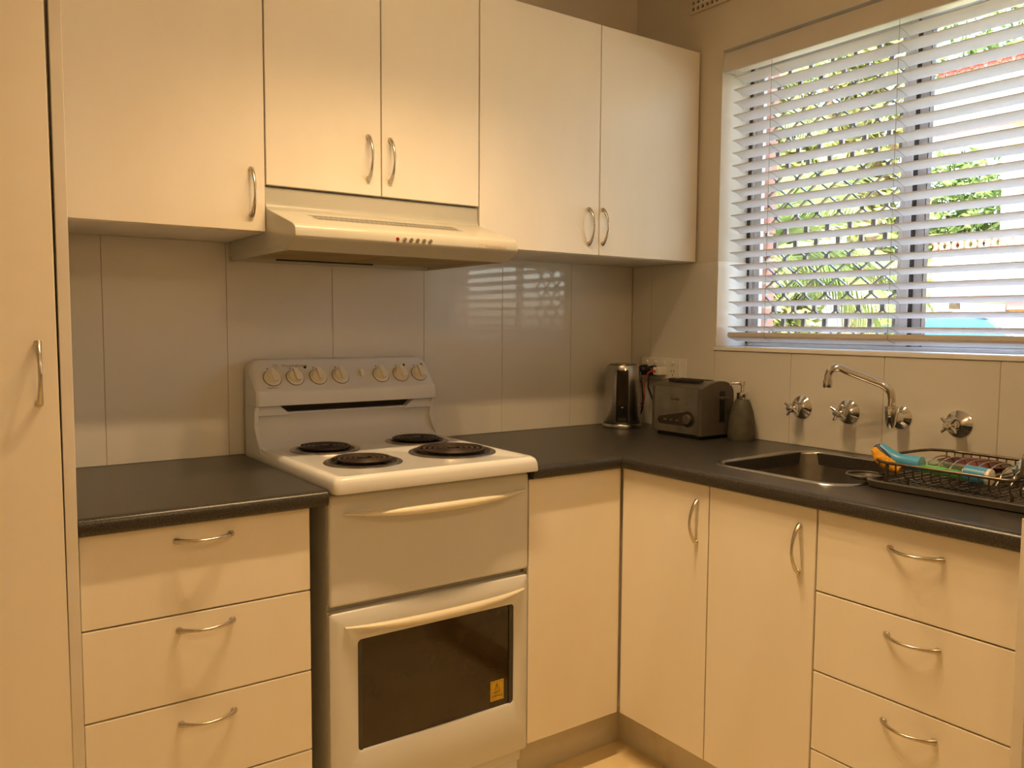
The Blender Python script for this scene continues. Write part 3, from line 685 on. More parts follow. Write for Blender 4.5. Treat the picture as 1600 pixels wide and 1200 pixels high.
# ------------------------------------------------------------------ taps
def tap(y, z, lab, rot):
    t = thing('wall_tap', (0,y,z), lab, 'tap', 'chrome cross handle wall taps')
    o = (-.0003,y,z)
    lathe('flange', [(0,0),(.0345,0),(.0345,.002),(.031,.005),(.017,.014),(.0135,.020)], o, chrome, t, (-1,0,0), 36)
    lathe('spindle', [(.0135,.012),(.0125,.030),(.014,.034),(.0145,.046),(.012,.051),(.0085,.054),(.0085,.066),(.0075,.068),(0,.0685)], o, chrome, t, (-1,0,0), 28)
    bm = bmesh.new()
    for k in range(4):
        a = rot+k*math.pi/2; dv = Vector((0,math.cos(a),math.sin(a)))
        b0 = Vector((-.050,y,z)); tube_bm(bm, [b0+dv*.004, b0+dv*.016+Vector((-.001,0,0)), b0+dv*.026+Vector((-.003,0,0))], [.0058,.0048,.0032], 10)
    link('cross_handle', centre(bm_mesh(bm, 'cross', ang=60), o), o, t, chrome)
tap(-.741, 1.016, 'chrome cross handle wall tap nearest the soap dispenser', .55)
tap(-.895, 1.016, 'chrome cross handle wall tap just left of the swivel spout', .55)
tap(-1.204, 1.013, 'chrome cross handle wall tap right of the swivel spout', .75)
t = thing('swivel_spout', (0,-1.050,1.015), 'chrome swivel sink spout mounted on the tiled wall', 'tap')
lathe('flange', [(0,0),(.031,0),(.031,.002),(.028,.004),(.015,.012),(.012,.020),(.012,.045)], (-.0003,-1.050,1.015), chrome, t, (-1,0,0), 36)
lathe('elbow', [(0,-.030),(.008,-.028),(.013,-.016),(.0155,0),(.0165,.018),(.0165,.024),(.0175,.025),(.0175,.030),(.012,.031),(0,.031)], (-.052,-1.052,1.018), chrome, t, (0,0,1), 28)
sp = [(-.052,-1.052,1.045),(-.053,-1.053,1.065),(-.055,-1.051,1.083),(-.060,-1.044,1.096),(-.068,-1.032,1.106)]
for k in range(1, 7): sp.append((-.068-.040*k/6, -1.032+.082*k/6, 1.106+.034*k/6))
sp += [(-.112,-.940,1.1455),(-.116,-.929,1.1465),(-.120,-.920,1.144),(-.123,-.912,1.136),(-.1245,-.9085,1.124),(-.125,-.908,1.108)]
tube('spout_pipe', sp, .0105, chrome, t, (-.09,-.98,1.09), n=16)
lathe('aerator', [(0,-.012),(.0115,-.012),(.0125,-.010),(.0125,.008),(.011,.010)], (-.125,-.908,1.103), chrome, t, (0,0,1), 24)

# ------------------------------------------------------------------ wall vent and power point
v = thing('air_vent', (0,-.36,2.30), 'small perforated wall vent high up above the window corner', 'vent')
vy0, vy1, vz0, vz1 = -.262, -.485, 2.302, 2.452
fr = [((-.004,.008),(vy1,vy0),(vz0,vz0+.008)), ((-.004,.008),(vy1,vy0),(vz1-.008,vz1))]
NR, NC = 7, 11; cw = (vy0-vy1)/NC; ch = (vz1-vz0-.008)/NR
for j in range(NR+1): fr.append(((-.003,.007),(vy1,vy0),(vz0+.004+j*ch-.0045,vz0+.004+j*ch+.0045)))
for i in range(NC+1): fr.append(((-.0029,.0069),(vy1+i*cw-.0045,vy1+i*cw+.0045),(vz0,vz1)))
boxes('grid', fr, paint, v, (0,-.37,2.37)); box('backing', (.0050,.0062), (vy1+.002,vy0-.002), (vz0+.002,vz1-.002), dark_gap, v, bev=0)

pp = thing('power_point', (0,-.17,1.07), 'cream four gang power point on the tiles behind the toaster', 'power outlet')
box('mount_block', (-.006,-.0002), (-.278,-.064), (1.066,1.1435), white_pl, pp, bev=.0015)
box('face_plate', (-.0115,-.006), (-.252,-.066), (1.068,1.1425), white_pl, pp, bev=.0015)
sw = [-.094,-.136,-.179,-.2205]
for y in sw:
    lathe('switch', [(.0075,0),(.0075,.0035),(.006,.005),(0,.0052)], (-.0115,y,1.127), white_pl, pp, (-1,0,0), 18)
    bm = bmesh.new()
    for dy, dz, a in ((-.0065,.006,.5), (.0065,.006,-.5), (0,-.007,0)):
        c0 = Vector((-.0117,y+dy,1.093+dz)); dv = Vector((0,math.sin(a),math.cos(a)))
        tube_bm(bm, [c0-dv*.0045, c0+dv*.0045], .0011, 5)
    link('socket_slots', centre(bm_mesh(bm, 'slots'), (-.0117,y,1.093)), (-.0117,y,1.093), pp, dark_gap)
def plug(y, z, lab):
    t = thing('power_plug', (-.0118,y,z), lab, 'plug', 'black plugs in the power point')
    lathe('plug_body', [(0,0),(.0185,0),(.0195,.004),(.018,.022),(.013,.030),(.006,.033),(0,.033)], (-.0118,y,z), black_m, t, (-1,0,0), 20)
    return t
pl1 = plug(sw[0]+.004, 1.098, 'black round plug in the power point nearest the kettle')
tube('flex', [(-.040,sw[0]+.004,1.096),(-.046,sw[0]-.004,1.075),(-.050,sw[0]-.016,1.045),(-.052,sw[0]-.024,1.00),(-.055,sw[0]-.024,.96),(-.055,sw[0]-.010,.93),(-.055,sw[0]+.008,.908),(-.062,sw[0]+.022,.9045)], .0034, black_m, pl1, (-.05,-.1,1.0), n=8)
pl2 = plug(sw[1]+.002, 1.097, 'black plug in the power point beside the white charger')
tube('flex', [(-.040,sw[1],1.093),(-.046,sw[1]-.002,1.070),(-.050,sw[1]-.004,1.04),(-.014,sw[1]-.02,.94),(-.0135,sw[1]-.03,.9045)], .0034, black_m, pl2, (-.05,-.14,1.0), n=8)
ch_ = thing('usb_charger', (-.0118,sw[2],1.098), 'white charger block in the power point with a red cable', 'charger')
box('charger_body', (-.052,-.0118), (sw[2]-.015,sw[2]+.015), (1.084,1.112), white_pl, ch_, bev=.003)
box('cable_plug', (-.068,-.0505), (sw[2]-.004+.004,sw[2]+.010), (1.095,1.101), red_m, ch_, bev=.001)
tube('red_cable', [(-.067,sw[2]+.005,1.098),(-.078,sw[2]+.010,1.094),(-.085,sw[2]+.016,1.078),(-.085,sw[2]+.020,1.045),(-.075,sw[2]+.030,1.010),(-.066,sw[2]+.046,.990),(-.062,sw[2]+.066,.972),(-.064,sw[2]+.078,.945),(-.066,sw[2]+.082,.912),(-.08,sw[2]+.085,.903)], .0018, red_m, ch_, (-.07,-.14,1.0), n=7)
tube('red_cable', [(-.075,sw[2]+.030,1.010),(-.071,sw[2]+.040,.978),(-.066,sw[2]+.060,.965),(-.066,sw[2]+.074,.950)], .0018, red_m, ch_, (-.07,-.14,1.0), n=7)

# ------------------------------------------------------------------ kettle
kc = Vector((-.152,-.117,.9))
kt = thing('kettle', kc, 'brushed steel electric kettle with a dark water window in the bench corner', 'kettle')
lathe('power_base', [(0,0),(.067,0),(.0685,.003),(.0685,.013),(.0665,.016),(.060,.0165),(0,.0165)], kc, steel, kt, n=48)
lathe('body', [(.055,.0175),(.0635,.018),(.0648,.021),(.0645,.10),(.0630,.165),(.0612,.190),(.0565,.212),(.0535,.219),(.045,.2215),(0,.222)], kc, steel, kt, n=64, ang=30)
lathe('base_seam', [(.0655,.0160),(.0655,.0182),(.05,.0182)], kc, black_m, kt, n=48)
lathe('lid', [(.047,.2210),(.048,.2235),(.040,.2265),(0,.228)], kc, steel, kt, n=40)
cd = (Vector((-2.1326,-2.247,0))-Vector((kc.x,kc.y,0))).normalized(); sdv = Vector((-cd.y,cd.x,0)) # sdv: picture-left/right axis
def arc_panel(name, a0, a1, prof, m, parent, th=.002):
    bm = bmesh.new(); n = 10; base = math.atan2(cd.y, cd.x); G_ = []
    for z, r in prof:
        G_.append([bm.verts.new((kc.x+math.cos(base+a0+(a1-a0)*k/n)*(r+th), kc.y+math.sin(base+a0+(a1-a0)*k/n)*(r+th), kc.z+z)) for k in range(n+1)])
    for A, B in zip(G_, G_[1:]):
        for k in range(n): bm.faces.new((A[k], A[k+1], B[k+1], B[k]))
    bmesh.ops.solidify(bm, geom=bm.faces[:], thickness=.003)
    l = kc+Vector((0,0,.1)); return link(name, centre(bm_mesh(bm, name), l), l, parent, m)
wp = arc_panel('window_strip', -.33, .33, [(.024,.0645),(.10,.0645),(.165,.0630),(.19,.0612),(.205,.0578)], black_m, kt, .0008)
arc_panel('water_gauge', -.22, .22, [(.085,.0645),(.165,.0630),(.188,.0614)], ovenglass, wp, .0018)
arc_panel('badge', -.06, .06, [(.074,.0648),(.0785,.0648)], chrome, wp, .0018)
arc_panel('switch', -.22, .22, [(.028,.0648),(.040,.0648)], greydark, wp, .0028)
arc_panel('spout_lip', -.2, .2, [(.203,.0585),(.209,.0572)], chrome, kt, .003)
# rear handle: behind the jug as seen from the room
hb = -cd; tube('handle', [kc+hb*.055+Vector((0,0,.20)), kc+hb*.080+Vector((0,0,.205)), kc+hb*.092+Vector((0,0,.17)), kc+hb*.090+Vector((0,0,.09)), kc+hb*.078+Vector((0,0,.05)), kc+hb*.058+Vector((0,0,.045))], [.010,.011,.010,.010,.010,.009], black_m, kt, kc, n=12)

# ------------------------------------------------------------------ toaster
tx0, tx1, ty0, ty1 = -.176, -.026, -.498, -.292
ts = thing('toaster', (-.10,-.395,.9), 'brushed steel two slice toaster with grey ends beside the kettle', 'toaster')
arch = [(tx0,.914),(tx0,1.060),(tx0+.006,1.064)]
for k in range(1, 9):
    t_ = k/8; arch.append((tx0+.006+(.090)*t_, 1.064+.018*math.sin(t_*math.pi/2)))
for k in range(1, 7):
    t_ = k/6; arch.append((tx0+.096+.054*math.sin(t_*math.pi/2), 1.082-.040*(1-math.cos(t_*math.pi/2))))
arch += [(tx1,.914)]
prism('shell', arch, 'y', ty0+.010, ty1-.010, steel_t, ts, bev=.0)
arch2 = [(x_-(.001 if x_ < -.1 else -.001), z_+(.001 if z_ > .95 else -.003)) for x_, z_ in arch]
ec = prism('end_cap', arch2, 'y', ty0-.006, ty0+.0102, greydark, ts, bev=.002); prism('end_cap', arch2, 'y', ty1-.0102, ty1+.004, greydark, ts, bev=.002)
box('lever_slot', (tx0+.083,tx0+.106), (ty0-.0075,ty0-.005), (.955,1.052), black_m, ec, bev=0); box('lever', (tx0+.078,tx0+.111), (ty0-.022,ty0-.005), (1.026,1.034), greydark, ec, bev=.002)
box('base', (tx0+.012,tx1-.012), (ty0+.012,ty1-.012), (.9005,.914), black_m, ts, bev=.001)
for xc in (tx0+.052, tx0+.098): box('bread_slot', (xc-.012,xc+.012), (ty0+.045,ty1-.030), (1.0755,1.0835), dark_gap, ts, bev=.001)
# key shaped control panel on the front
outline = []
for k in range(9): a = R(90+180*k/8); outline.append((-.330-.013*math.cos(a)*1, .9505+.0125*math.sin(a)))     # rounded left end
for k in range(15): a = R(-118+236*k/14); outline.append((-.448-.0255*math.cos(a), .9610+.0255*math.sin(a)))     # round knob end
bm = bmesh.new(); vs = [bm.verts.new((tx0-.0004,y_,z_)) for y_, z_ in outline]; bm.faces.new(vs)
r_ = bmesh.ops.extrude_face_region(bm, geom=bm.faces[:]); bmesh.ops.translate(bm, verts=[e for e in r_['geom'] if isinstance(e, bmesh.types.BMVert)], vec=(-.002,0,0))
l = (tx0-.001,-.39,.955); cp = link('control_panel', centre(bm_mesh(bm, 'panel', ang=30), l), l, ts, brownblk)
lathe('dial', [(.0165,0),(.0165,.008),(.014,.010),(0,.0105)], (tx0-.002,-.449,.961), greydark, cp, (-1,0,0), 28)
for k in range(3): box('button', (tx0-.0045,tx0-.002), (-.352-.026*k-.007,-.352-.026*k+.007), (.9505,.956), steel_t, cp, bev=.001)
text('brand_lettering', 'Breville', .0125, (tx0-.0006,-.392,1.022), (0,-1,0), (0,0,1), print_m, ts)

# ------------------------------------------------------------------ soap dispenser
sc = Vector((-.055,-.562,.9))
so = thing('soap_dispenser', sc, 'grey stone soap dispenser with chrome pump next to the toaster', 'soap dispenser')
lathe('bottle', [(0,0),(.041,0),(.0425,.003),(.043,.02),(.0405,.055),(.035,.090),(.027,.115),(.0215,.126),(.020,.128),(0,.128)], sc, soap_m, so, n=40)
lathe('collar', [(.0165,.127),(.0175,.129),(.0175,.149),(.015,.151),(.006,.151)], sc, chrome, so, n=28)
lathe('pump_stem', [(.0055,.150),(.0055,.172),(.0085,.173),(.0085,.184),(.006,.186),(0,.186)], sc, chrome, so, n=20)
sv = Vector((-.79,.61,0)); tube('nozzle', [sc+Vector((0,0,.1795)), sc+sv*.020+Vector((0,0,.1795)), sc+sv*.034+Vector((0,0,.178)), sc+sv*.038+Vector((0,0,.172))], [.0045,.0042,.0035,.003], chrome, so, sc, n=10)

# ------------------------------------------------------------------ dish rack
dr = thing('dish_rack', (-.27,-1.40,.9), 'dark wire dish rack on a grey plastic drip tray', 'dish rack')
RX0, RX1, RY0, RY1 = -.432, -.10, -1.600, -1.205      # tray
bm = bmesh.new(); rings = []
for ins, z in ((.012,.9008),(.004,.9025),(0,.916),(.001,.918),(.006,.918),(.009,.914),(.012,.908)):
    rings.append([bm.verts.new((x,y,z)) for x, y in rrect(RX0+ins,RX1-ins,RY0+ins,RY1-ins,.03,6)])
for A, B in zip(rings, rings[1:]):
    n = len(A)
    for k in range(n): bm.faces.new((A[k], A[(k+1) % n], B[(k+1) % n], B[k]))
bm.faces.new(rings[-1]); bm.faces.new(rings[0][::-1])
l = (-.27,-1.4,.91); tr = link('drip_tray', centre(bm_mesh(bm, 'tray', ang=40), l), l, dr, tray_m)
bm = bmesh.new()
for i in range(13):
    for j in range(22):
        x = RX0+.03+i*.0225; y = RY0+.03+j*.0158
        r_ = bmesh.ops.create_cube(bm, size=1)['verts']
        for q in r_: q.co = Vector((x+q.co.x*.009+(.006 if j % 2 else 0), y+q.co.y*.006, .9088+q.co.z*.0022))
o = link('tray_ribs', centre(bm_mesh(bm, 'ribs', False), l), l, tr, tray_m); o['kind'] = 'stuff'
# swivel drain spout over the bowl
bm = bmesh.new(); tube_bm(bm, [(-.372+.040*math.cos(a), -1.176+.038*math.sin(a), .9165) for a in [2*math.pi*k/28 for k in range(28)]], .0026, 6, closed=True)
lathe_bm(bm, [(0,.9065),(.030,.907),(.038,.914),(.0385,.9165)], (-.372,-1.176,0), (0,0,1), 28)
link('drain_spout', centre(bm_mesh(bm, 'spout'), (-.372,-1.176,.912)), (-.372,-1.176,.912), dr, tray_m)
# basket
ZR, ZB = .9585, .929; bx0, bx1, by0, by1 = -.415, -.118, -1.560, -1.205
bm = bmesh.new()
front = [(bx0,y_,ZR) for y_ in (-1.262,-1.32,-1.40,-1.48,-1.505)]+[(bx0,-1.520,.9610),(bx0,-1.5285,.970),(bx0,-1.5305,.985),(bx0,-1.5315,1.000),(bx0+.006,-1.5320,1.012),(bx0+.018,-1.5325,1.018)]
right_end = [(-.34,-1.533,1.0195),(-.19,-1.533,1.0195),(bx1-.018,-1.5325,1.018),(bx1-.006,-1.532,1.012),(bx1,-1.5315,1.0),(bx1,-1.5305,.985),(bx1,-1.5285,.970),(bx1,-1.520,.961)]
back = [(bx1,y_,ZR) for y_ in (-1.505,-1.48,-1.40,-1.32,-1.272)]
left_end = [(bx1-.004,-1.250,ZR+.001),(bx1-.018,-1.231,ZR+.002),(bx1-.045,-1.219,ZR+.004),(-.20,-1.211,ZR+.004),(-.27,-1.207,ZR+.004),(-.33,-1.206,ZR+.003),(bx0+.045,-1.211,ZR+.002),(bx0+.018,-1.222,ZR+.001),(bx0+.004,-1.242,ZR)]
tube_bm(bm, front+right_end+back+left_end, .0036, 8, closed=True)
link('top_rail', centre(bm_mesh(bm, 'rail', ang=70), (-.27,-1.38,.96)), (-.27,-1.38,.96), dr, wire_m)
for k in range(16):
    y = -1.236-.0195*k
    tube('cross_wire', [(bx0+.001,y,ZR-.002),(bx0+.002,y,ZB+.006),(bx0+.008,y-.001,ZB),(bx0+.03,y-.002,ZB),(-.26,y-.002,ZB),(bx1-.03,y-.002,ZB),(bx1-.008,y-.001,ZB),(bx1-.002,y,ZB+.006),(bx1-.001,y,ZR+.003)], .0019, wire_m, dr, (-.27,y,ZB), n=6)
for k in range(9):
    y = -1.290-.0262*k
    tube('plate_divider', [(-.335+.0,y,ZB+.001)]+[(-.262-.062*math.cos(a)*1.0,y-.004,.944+.022*math.sin(a)) for a in [math.pi*j/10 for j in range(11)]]+[(-.19,y,ZB+.001)], .0017, nickel, dr, (-.26,y,.95), n=6)
for y in (-1.285,-1.50):
    for x in (bx0+.035, bx1-.035): tube('foot', [(x,y,ZB),(x,y,.9105)], .0035, wire_m, dr, (x,y,.92), n=8)
for x, y in ((bx0+.010,-1.250), (bx0+.028,-1.236)): tube('foot', [(x,y,ZR-.002),(x,y,.9105)], .004, wire_m, dr, (x,y,.93), n=8)

# dish wand lying along the front of the rack
dw = thing('dish_wand', (-.37,-1.33,.935), 'blue and orange dish wand with clear handle of green liquid in the rack', 'dish brush')
e0 = Vector((-.360,-1.452,.9500)); e1 = Vector((-.362,-1.255,.9590)); ax = (e1-e0).normalized()
def along(s): return e0+ax*s
LW = (e1-e0).length
lathe('end_cap', [(0,0),(.0135,0),(.0172,.002),(.0178,.006),(.0178,.010)], e0, white_pl, dw, ax, 28)
lathe('handle_base', [(.0178,.008),(.0178,.052),(.0165,.053)], e0, blue_m, dw, ax, 28)
lathe('handle_tube', [(.0162,.050),(.0162,.152)], e0, clear_m, dw, ax, 28)
bm = bmesh.new(); NS = 14; s_, u_ = frame_axes(ax); ringA = []; ringB = []
for k in range(NS+1):
    a = math.pi*1.02+math.pi*.96*k/NS; off = s_*math.cos(a)*.0155+u_*math.sin(a)*.0155
    ringA.append(bm.verts.new(along(.051)+off)); ringB.append(bm.verts.new(along(.152)+off))
for k in range(NS): bm.faces.new((ringA[k], ringA[k+1], ringB[k+1], ringB[k]))
bm.faces.new((ringA[0], ringB[0], ringB[-1], ringA[-1])); bm.faces.new(ringA); bm.faces.new(ringB[::-1])
l = along(.1); link('green_liquid', centre(bm_mesh(bm, 'liquid'), l), l, dw, green_m)
nk = [along(.148), along(.175), along(.200), along(.200)+Vector((-.001,.018,.007)), along(.200)+Vector((-.002,.034,.017)), along(.200)+Vector((-.003,.044,.026))]
tube('head_neck', nk, [.0172,.0165,.0150,.0150,.0140,.010], blue_m, dw, nk[3], n=16)
h0 = nk[2]
tube('rubber_blade', [h0+Vector((-.006,.000,-.010)), h0+Vector((-.008,.020,.000)), h0+Vector((-.009,.036,.012)), h0+Vector((-.006,.050,.027))], [.009,.0145,.0140,.008], navy_m, dw, h0, n=12)
tube('sponge', [h0+Vector((-.012,-.010,-.020)), h0+Vector((-.015,.014,-.010)), h0+Vector((-.016,.036,.004)), h0+Vector((-.012,.052,.020))], [.010,.0155,.0155,.009], sponge_m, dw, h0, n=12)

# other things drying in the rack
pb = Vector((-.215,-1.345,.931))
t = thing('brown_dish', pb, 'glossy dark brown dish lying in the rack behind the dish wand', 'dish')
lathe('dish_wall', [(0,0),(.035,0),(.055,.008),(.074,.022),(.072,.023),(.053,.011),(.033,.004),(0,.004)], pb, brown_m, t, n=40)
lathe('foot_ring', [(.030,-.0012),(.034,-.0012),(.034,.001),(.030,.001)], pb, brown_m, t, n=32)
bm = bmesh.new(); bmesh.ops.create_icosphere(bm, subdivisions=4, radius=1)
for q in bm.verts:
    n_ = 1+.10*math.sin(q.co.x*7+q.co.z*4)+.08*math.sin(q.co.y*11+1.3)+.05*math.sin(q.co.z*17+q.co.x*9)
    q.co = Vector((q.co.x*.055*n_, q.co.y*.040*n_, .024+q.co.z*.023*n_)); q.co.z = max(q.co.z, .0015)
tag(link('dish_cloth', bm_mesh(bm, 'cloth', ang=180), (-.205,-1.472,.930), None, cloth_m), 'pale blue crumpled dish cloth at the right end of the rack', 'cloth')

# ------------------------------------------------------------------ ceiling light bar (out of frame, lights the room)
lt = thing('ceiling_spotlight_bar', (-1.18,-.92,2.55), 'ceiling bar with four warm spotlights over the middle of the kitchen', 'ceiling light')
box('bar', (-1.54,-.82), (-.945,-.895), (2.525,2.549), chrome, lt, bev=.003)
for x in (-1.45,-1.27,-1.09,-.91):
    s = lathe('spot_head', [(.016,.10),(.022,.085),(.034,.03),(.036,0),(.033,0),(.03,.03)], (x,-.92,2.43), chrome, lt, n=24)
    lathe('bulb', [(0,-.004),(.022,-.002),(.030,.006),(.030,.012)], (x,-.92,2.435), bulb_m, s, n=20)
    l = add_light('spot_glow', 'SPOT', (x,-.92,2.41), LAMP_W, LAMP_C, shadow_soft_size=.022, spot_size=R(106), spot_blend=1.0); 

dm = thing('ceiling_dome_light', (-1.35,-2.75,2.55), 'round opal glass dome light on the kitchen ceiling', 'ceiling light')
lathe('base_plate', [(0,0),(.17,0),(.17,-.02),(.16,-.022)], (-1.35,-2.75,2.549), white_pl, dm, n=40)
lathe('glass_dome', [(.155,-.022),(.14,-.055),(.10,-.080),(.05,-.092),(0,-.095)], (-1.35,-2.75,2.549), emit_mat('lit_opal_glass', (1.0,.72,.40), 3), dm, n=40)
add_light('dome_glow', 'POINT', (-1.35,-2.75,2.33), DOME_W, LAMP_C, shadow_soft_size=.12)

# ------------------------------------------------------------------ outside
tag(boxes('ground', [((.30,60),(-40,60),(-.4,-.05))], grass_m), kind='structure')
tag(boxes('driveway', [((7.0,11.8),(-30,40),(-.06,-.03))], mat('concrete', (.50,.48,.45), .9, noise=((.42,.40,.37), 3, .4, .7))), kind='structure')
nb = thing('apartment_building', (12.5,0,-.05), 'white apartment block with red breeze block balconies outside the window', 'building')
def nbx(n, x, y, z, m): return box(n, x, y, z, m, nb, bev=.01)
NY = -7.0; EY = 5.32
nbx('balcony_wall', (12.0,12.15), (NY,EY), (1.85,2.535), ext_w); nbx('floor_band', (11.96,12.08), (NY,EY+.02), (1.70,1.85), ext_p); nbx('balcony_slab', (12.08,14.6), (NY,EY), (1.70,1.85), ext_w)
nbx('balcony_wall', (12.0,12.15), (NY,EY), (4.66,5.36), ext_w); nbx('floor_band', (11.96,12.08), (NY,EY+.02), (4.50,4.66), ext_p); nbx('balcony_slab', (12.08,14.6), (NY,EY), (4.50,4.66), ext_w)
nbx('rail', (11.97,12.17), (NY,EY), (5.555,5.61), ext_r)
nbx('balcony_back_wall', (14.2,14.5), (NY,4.7), (1.85,5.0), ext_w); nbx('pillar', (12.16,12.40), (3.72,4.24), (1.85,4.50), ext_w); nbx('eave_bracket', (11.96,12.16), (3.60,4.12), (4.02,4.40), ext_o); nbx('eave_bracket', (11.98,12.16), (3.60,3.90), (3.40,3.60), ext_o)
nbx('upper_wall', (14.2,14.5), (NY,4.7), (5.0,8.0), ext_w); nbx('ground_wall', (12.3,12.5), (NY,4.10), (-.05,1.55), ext_o); nbx('lintel', (12.2,12.5), (NY,4.10), (1.55,1.70), ext_p)
bm = bmesh.new()
for s in (-1, 1):
    tube_bm(bm, [(0, s*(.095-.055*math.sin(math.pi*j/8)), -.0925+.185*j/8) for j in range(9)], .028, 6, flat=1.4)
bb = bm_mesh(bm, 'breeze'); bb.materials.append(ext_r)
for row, z in ((0, 2.632), (1, 5.458)):
    for k in range(24): link('breeze_block', bb, (12.07, 5.18-.215*k, z), nb)

def rot_to(d): return Vector((0,0,1)).rotation_difference(Vector(d).normalized()).to_matrix().to_4x4()
def foliage(name, blobs, n, size, m, parent, loc):
    vs = []; fs = []
    for (cx, cy, cz, rx, ry, rz) in blobs:
        for _ in range(n):
            while True:
                p_ = Vector((random.uniform(-1,1), random.uniform(-1,1), random.uniform(-1,1)))
                if .25 < p_.length < 1: break
            c0 = Vector((cx+p_.x*rx, cy+p_.y*ry, cz+p_.z*rz)); s = size*random.uniform(.6,1.3)
            a = Vector((random.gauss(0,1), random.gauss(0,1), random.gauss(0,1))).normalized(); b_ = a.orthogonal().normalized()
            i = len(vs); vs += [c0-a*s, c0+b_*s*.42, c0+a*s, c0-b_*s*.42]; fs.append((i,i+1,i+2,i+3))
    me = bpy.data.meshes.new(name); me.from_pydata([v_-Vector(loc) for v_ in vs], [], fs)
    o = link(name, me, loc, parent, m); o['kind'] = 'stuff'; return o
def tree(x, y, h, rx, rz, m, lab, cz, n=420, size=.14, lean=0):
    t = thing('leafy_tree', (x,y,-.05), lab, 'tree', 'trees outside the window')
    tube('trunk', [(x,y,-.05),(x+.05,y+lean*.3,h*.35),(x,y+lean*.7,h*.7),(x+.1,y+lean,h)], [.16,.13,.09,.04], bark, t, (x,y,-.05), n=10)
    for a in (0.6, 2.4, 4.4): tube('branch', [(x+.02,y+lean*.5,h*.5),(x+.4*math.cos(a),y+lean*.6+.5*math.sin(a),h*.72),(x+.8*math.cos(a),y+lean+.9*math.sin(a),h*.95)], [.07,.05,.02], bark, t, (x,y,h*.5), n=8)
    blobs = []
    for k in range(9):
        blobs.append((x+random.uniform(-.6,.6)*rx, y+lean+random.uniform(-.6,.6)*rx, cz+random.uniform(-.6,.6)*rz, rx*.55, rx*.55, rz*.45))
    foliage('foliage', blobs, n, size, m, t, (x,y,cz))
tree(17.5, 7.6, 4.0, 1.6, 1.6, tree_leaf, 'leafy green tree seen past the end of the apartment balcony', 3.8, 360)
tree(10.8, 6.0, 4.2, .45, 2.6, lime_leaf, 'slim yellow-green tree just right of the window mullion', 3.4, 200, .10)
tree(19.0, 7.0, 6.0, 2.2, 1.6, tree_leaf, 'tall tree rising above the upper balcony of the apartment block', 7.6, 320, .16)
tree(12.6, 8.3, 5.0, 1.35, 4.2, lime_leaf, 'broad yellow-green tree behind the near palm', 4.2, 620, .17)
tree(16.5, 13.4, 6.0, 1.7, 4.0, tree_leaf, 'dark green tree behind the palms at the left of the window', 4.6, 560, .17)
tree(7.0, 3.35, 5.2, .62, 3.4, lime_leaf, 'tall loose pale green tree left of the window mullion', 4.0, 330, .11)
def palm(x, y, h, lab, nf, L, seed, m):
    rnd = random.Random(seed)
    t = thing('palm', (x,y,-.05), lab, 'palm', 'palms outside the window')
    N = 12; tube('trunk', [(x+.05*math.sin(k*.5),y+.03*k/N,-.05+(h+.05)*k/N) for k in range(N+1)], [.085+.012*(k % 2) for k in range(N+1)], trunk_p, t, (x,y,-.05), n=12)
    for f in range(nf):
        az = 2*math.pi*f/nf+rnd.uniform(-.25,.25); el = R(rnd.uniform(5,75)); Lf = L*rnd.uniform(.8,1.1); K = 22
        hv = Vector((math.cos(az), math.sin(az), 0)); pts = []; p_ = Vector((x,y,h)); e = el
        for k in range(K+1):
            pts.append(p_.copy()); e -= R(rnd.uniform(3.2,4.6)); p_ = p_+(hv*math.cos(e)+Vector((0,0,math.sin(e))))*(Lf/K)
        bm = bmesh.new(); tube_bm(bm, pts, [.012*(1-.8*k/K)+.002 for k in range(K+1)], 5)
        side = Vector((-hv.y, hv.x, 0))
        for k in range(3, K):
            for sg in (-1, 1):
                for half in (0, .5):
                    d = (pts[k+1]-pts[k]); b0 = pts[k]+d*half; d = d.normalized(); ll = Lf*.42*math.sin(math.pi*(.18+.80*k/K))*rnd.uniform(.85,1.1)
                    dv = (side*sg*.85+d*.55+Vector((0,0,-.12))).normalized(); tip = b0+dv*ll+Vector((0,0,-.22*ll)); mid = b0+dv*ll*.5+Vector((0,0,.02*ll)); w = d*(.011+.003*rnd.random())
                    bm.faces.new([bm.verts.new(q) for q in (b0-w, b0+w, mid+w, mid-w)]); bm.faces.new([bm.verts.new(q) for q in (mid-w, mid+w, tip)])
        l = (x,y,h); link('frond', centre(bm_mesh(bm, 'frond', False), l), l, t, m)
palm(3.3, 1.98, 1.75, 'near palm with a brown trunk behind the window grille', 20, 1.35, 3, palm_leaf)
palm(4.5, 3.75, 3.2, 'taller palm with drooping fronds behind the window grille', 20, 1.6, 5, palm_leaf)
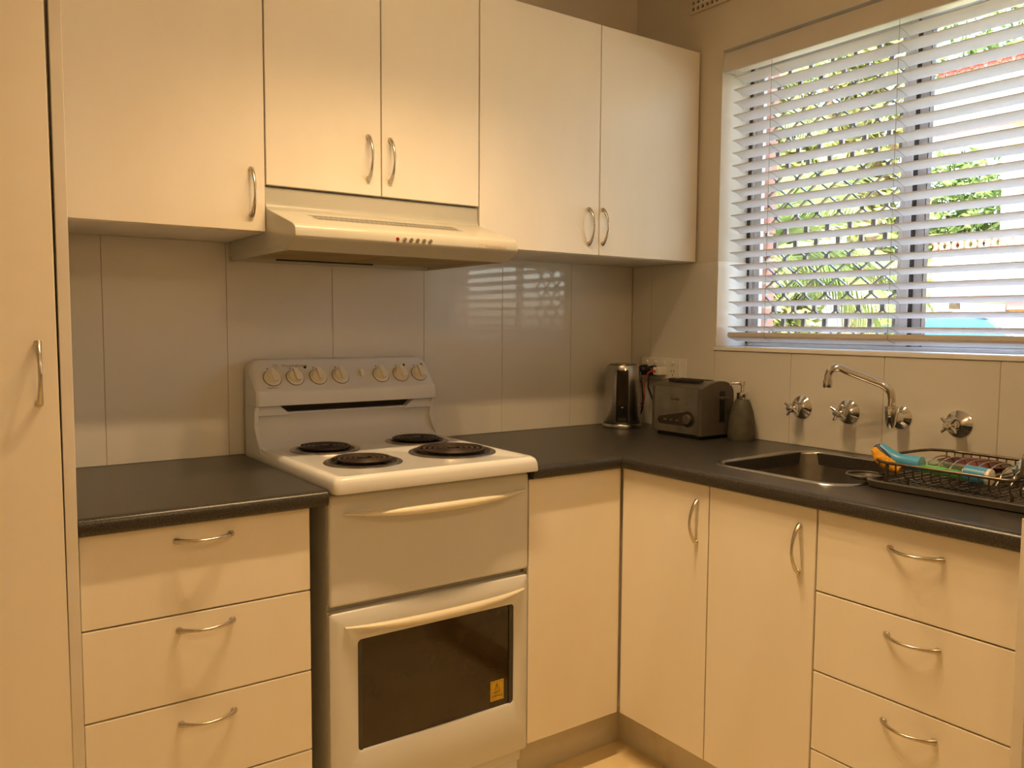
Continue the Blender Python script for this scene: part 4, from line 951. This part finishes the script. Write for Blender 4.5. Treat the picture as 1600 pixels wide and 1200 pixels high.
def bush(x, y, rx, rz, m, lab, n=260, size=.07):
    t = thing('garden_shrub', (x,y,-.05), lab, 'shrub', 'shrubs outside the window')
    tube('stem', [(x,y,-.05),(x+.03,y,.3),(x,y+.05,rz)], [.03,.022,.01], bark, t, (x,y,-.05), n=6)
    foliage('foliage', [(x+random.uniform(-.4,.4)*rx, y+random.uniform(-.4,.4)*rx, rz*random.uniform(.6,1.1), rx*.6, rx*.6, rz*.5) for _ in range(6)], n, size, m, t, (x,y,rz))
bush(4.6, 1.25, .45, .75, lime_leaf, 'yellow-green shrub low behind the window grille beside the mullion')
bush(6.4, 5.9, .5, .7, lime_leaf, 'rounded pale shrub far behind the near palm trunk')
bush(11.0, 4.95, .45, .85, lime_leaf, 'yellow-green shrub under the corner of the apartment block')

def car(x, y, rz, paint_m, lab):
    t = thing('parked_car', (x,y,-.03), lab, 'car', 'cars parked outside the window')
    body = [(-2.1,.30),(-2.08,.62),(-1.95,.80),(-1.15,.92),(-.55,.96),(1.35,.98),(2.0,.94),(2.1,.70),(2.08,.30)]
    cab = [(-1.15,.90),(-.45,1.40),(.0,1.49),(.85,1.48),(1.35,1.30),(1.75,.94)]
    objs = []
    b_ = prism('body', [(x+u, -.03+w) for u, w in body], 'y', y-.85, y+.85, paint_m, t, bev=.08)
    c_ = prism('cabin', [(x+u, -.03+w) for u, w in cab], 'y', y-.70, y+.70, carglass, t, bev=.05)
    r_ = prism('roof', [(x+u, -.03+w) for u, w in ((-.44,1.405),(0,1.50),(.86,1.49),(1.30,1.34),(1.28,1.36),(.86,1.515),(0,1.525),(-.45,1.42))], 'y', y-.72, y+.72, paint_m, t, bev=.0)
    for u in (-1.3, 1.3):
        for s in (-1, 1): lathe('wheel', [(0,-.1),(.20,-.1),(.30,-.08),(.31,0),(.30,.08),(.20,.1),(0,.1)], (x+u, y+s*.78, .28), tyre, t, (0,1,0), 20)
    t.rotation_euler.z = rz
car(9.6, 3.3, R(90), carwhite, 'white car parked under the apartment block in the right window pane')
car(8.6, 7.9, R(90), carblue, 'silver-blue car parked behind the palm trunk in the left window pane')
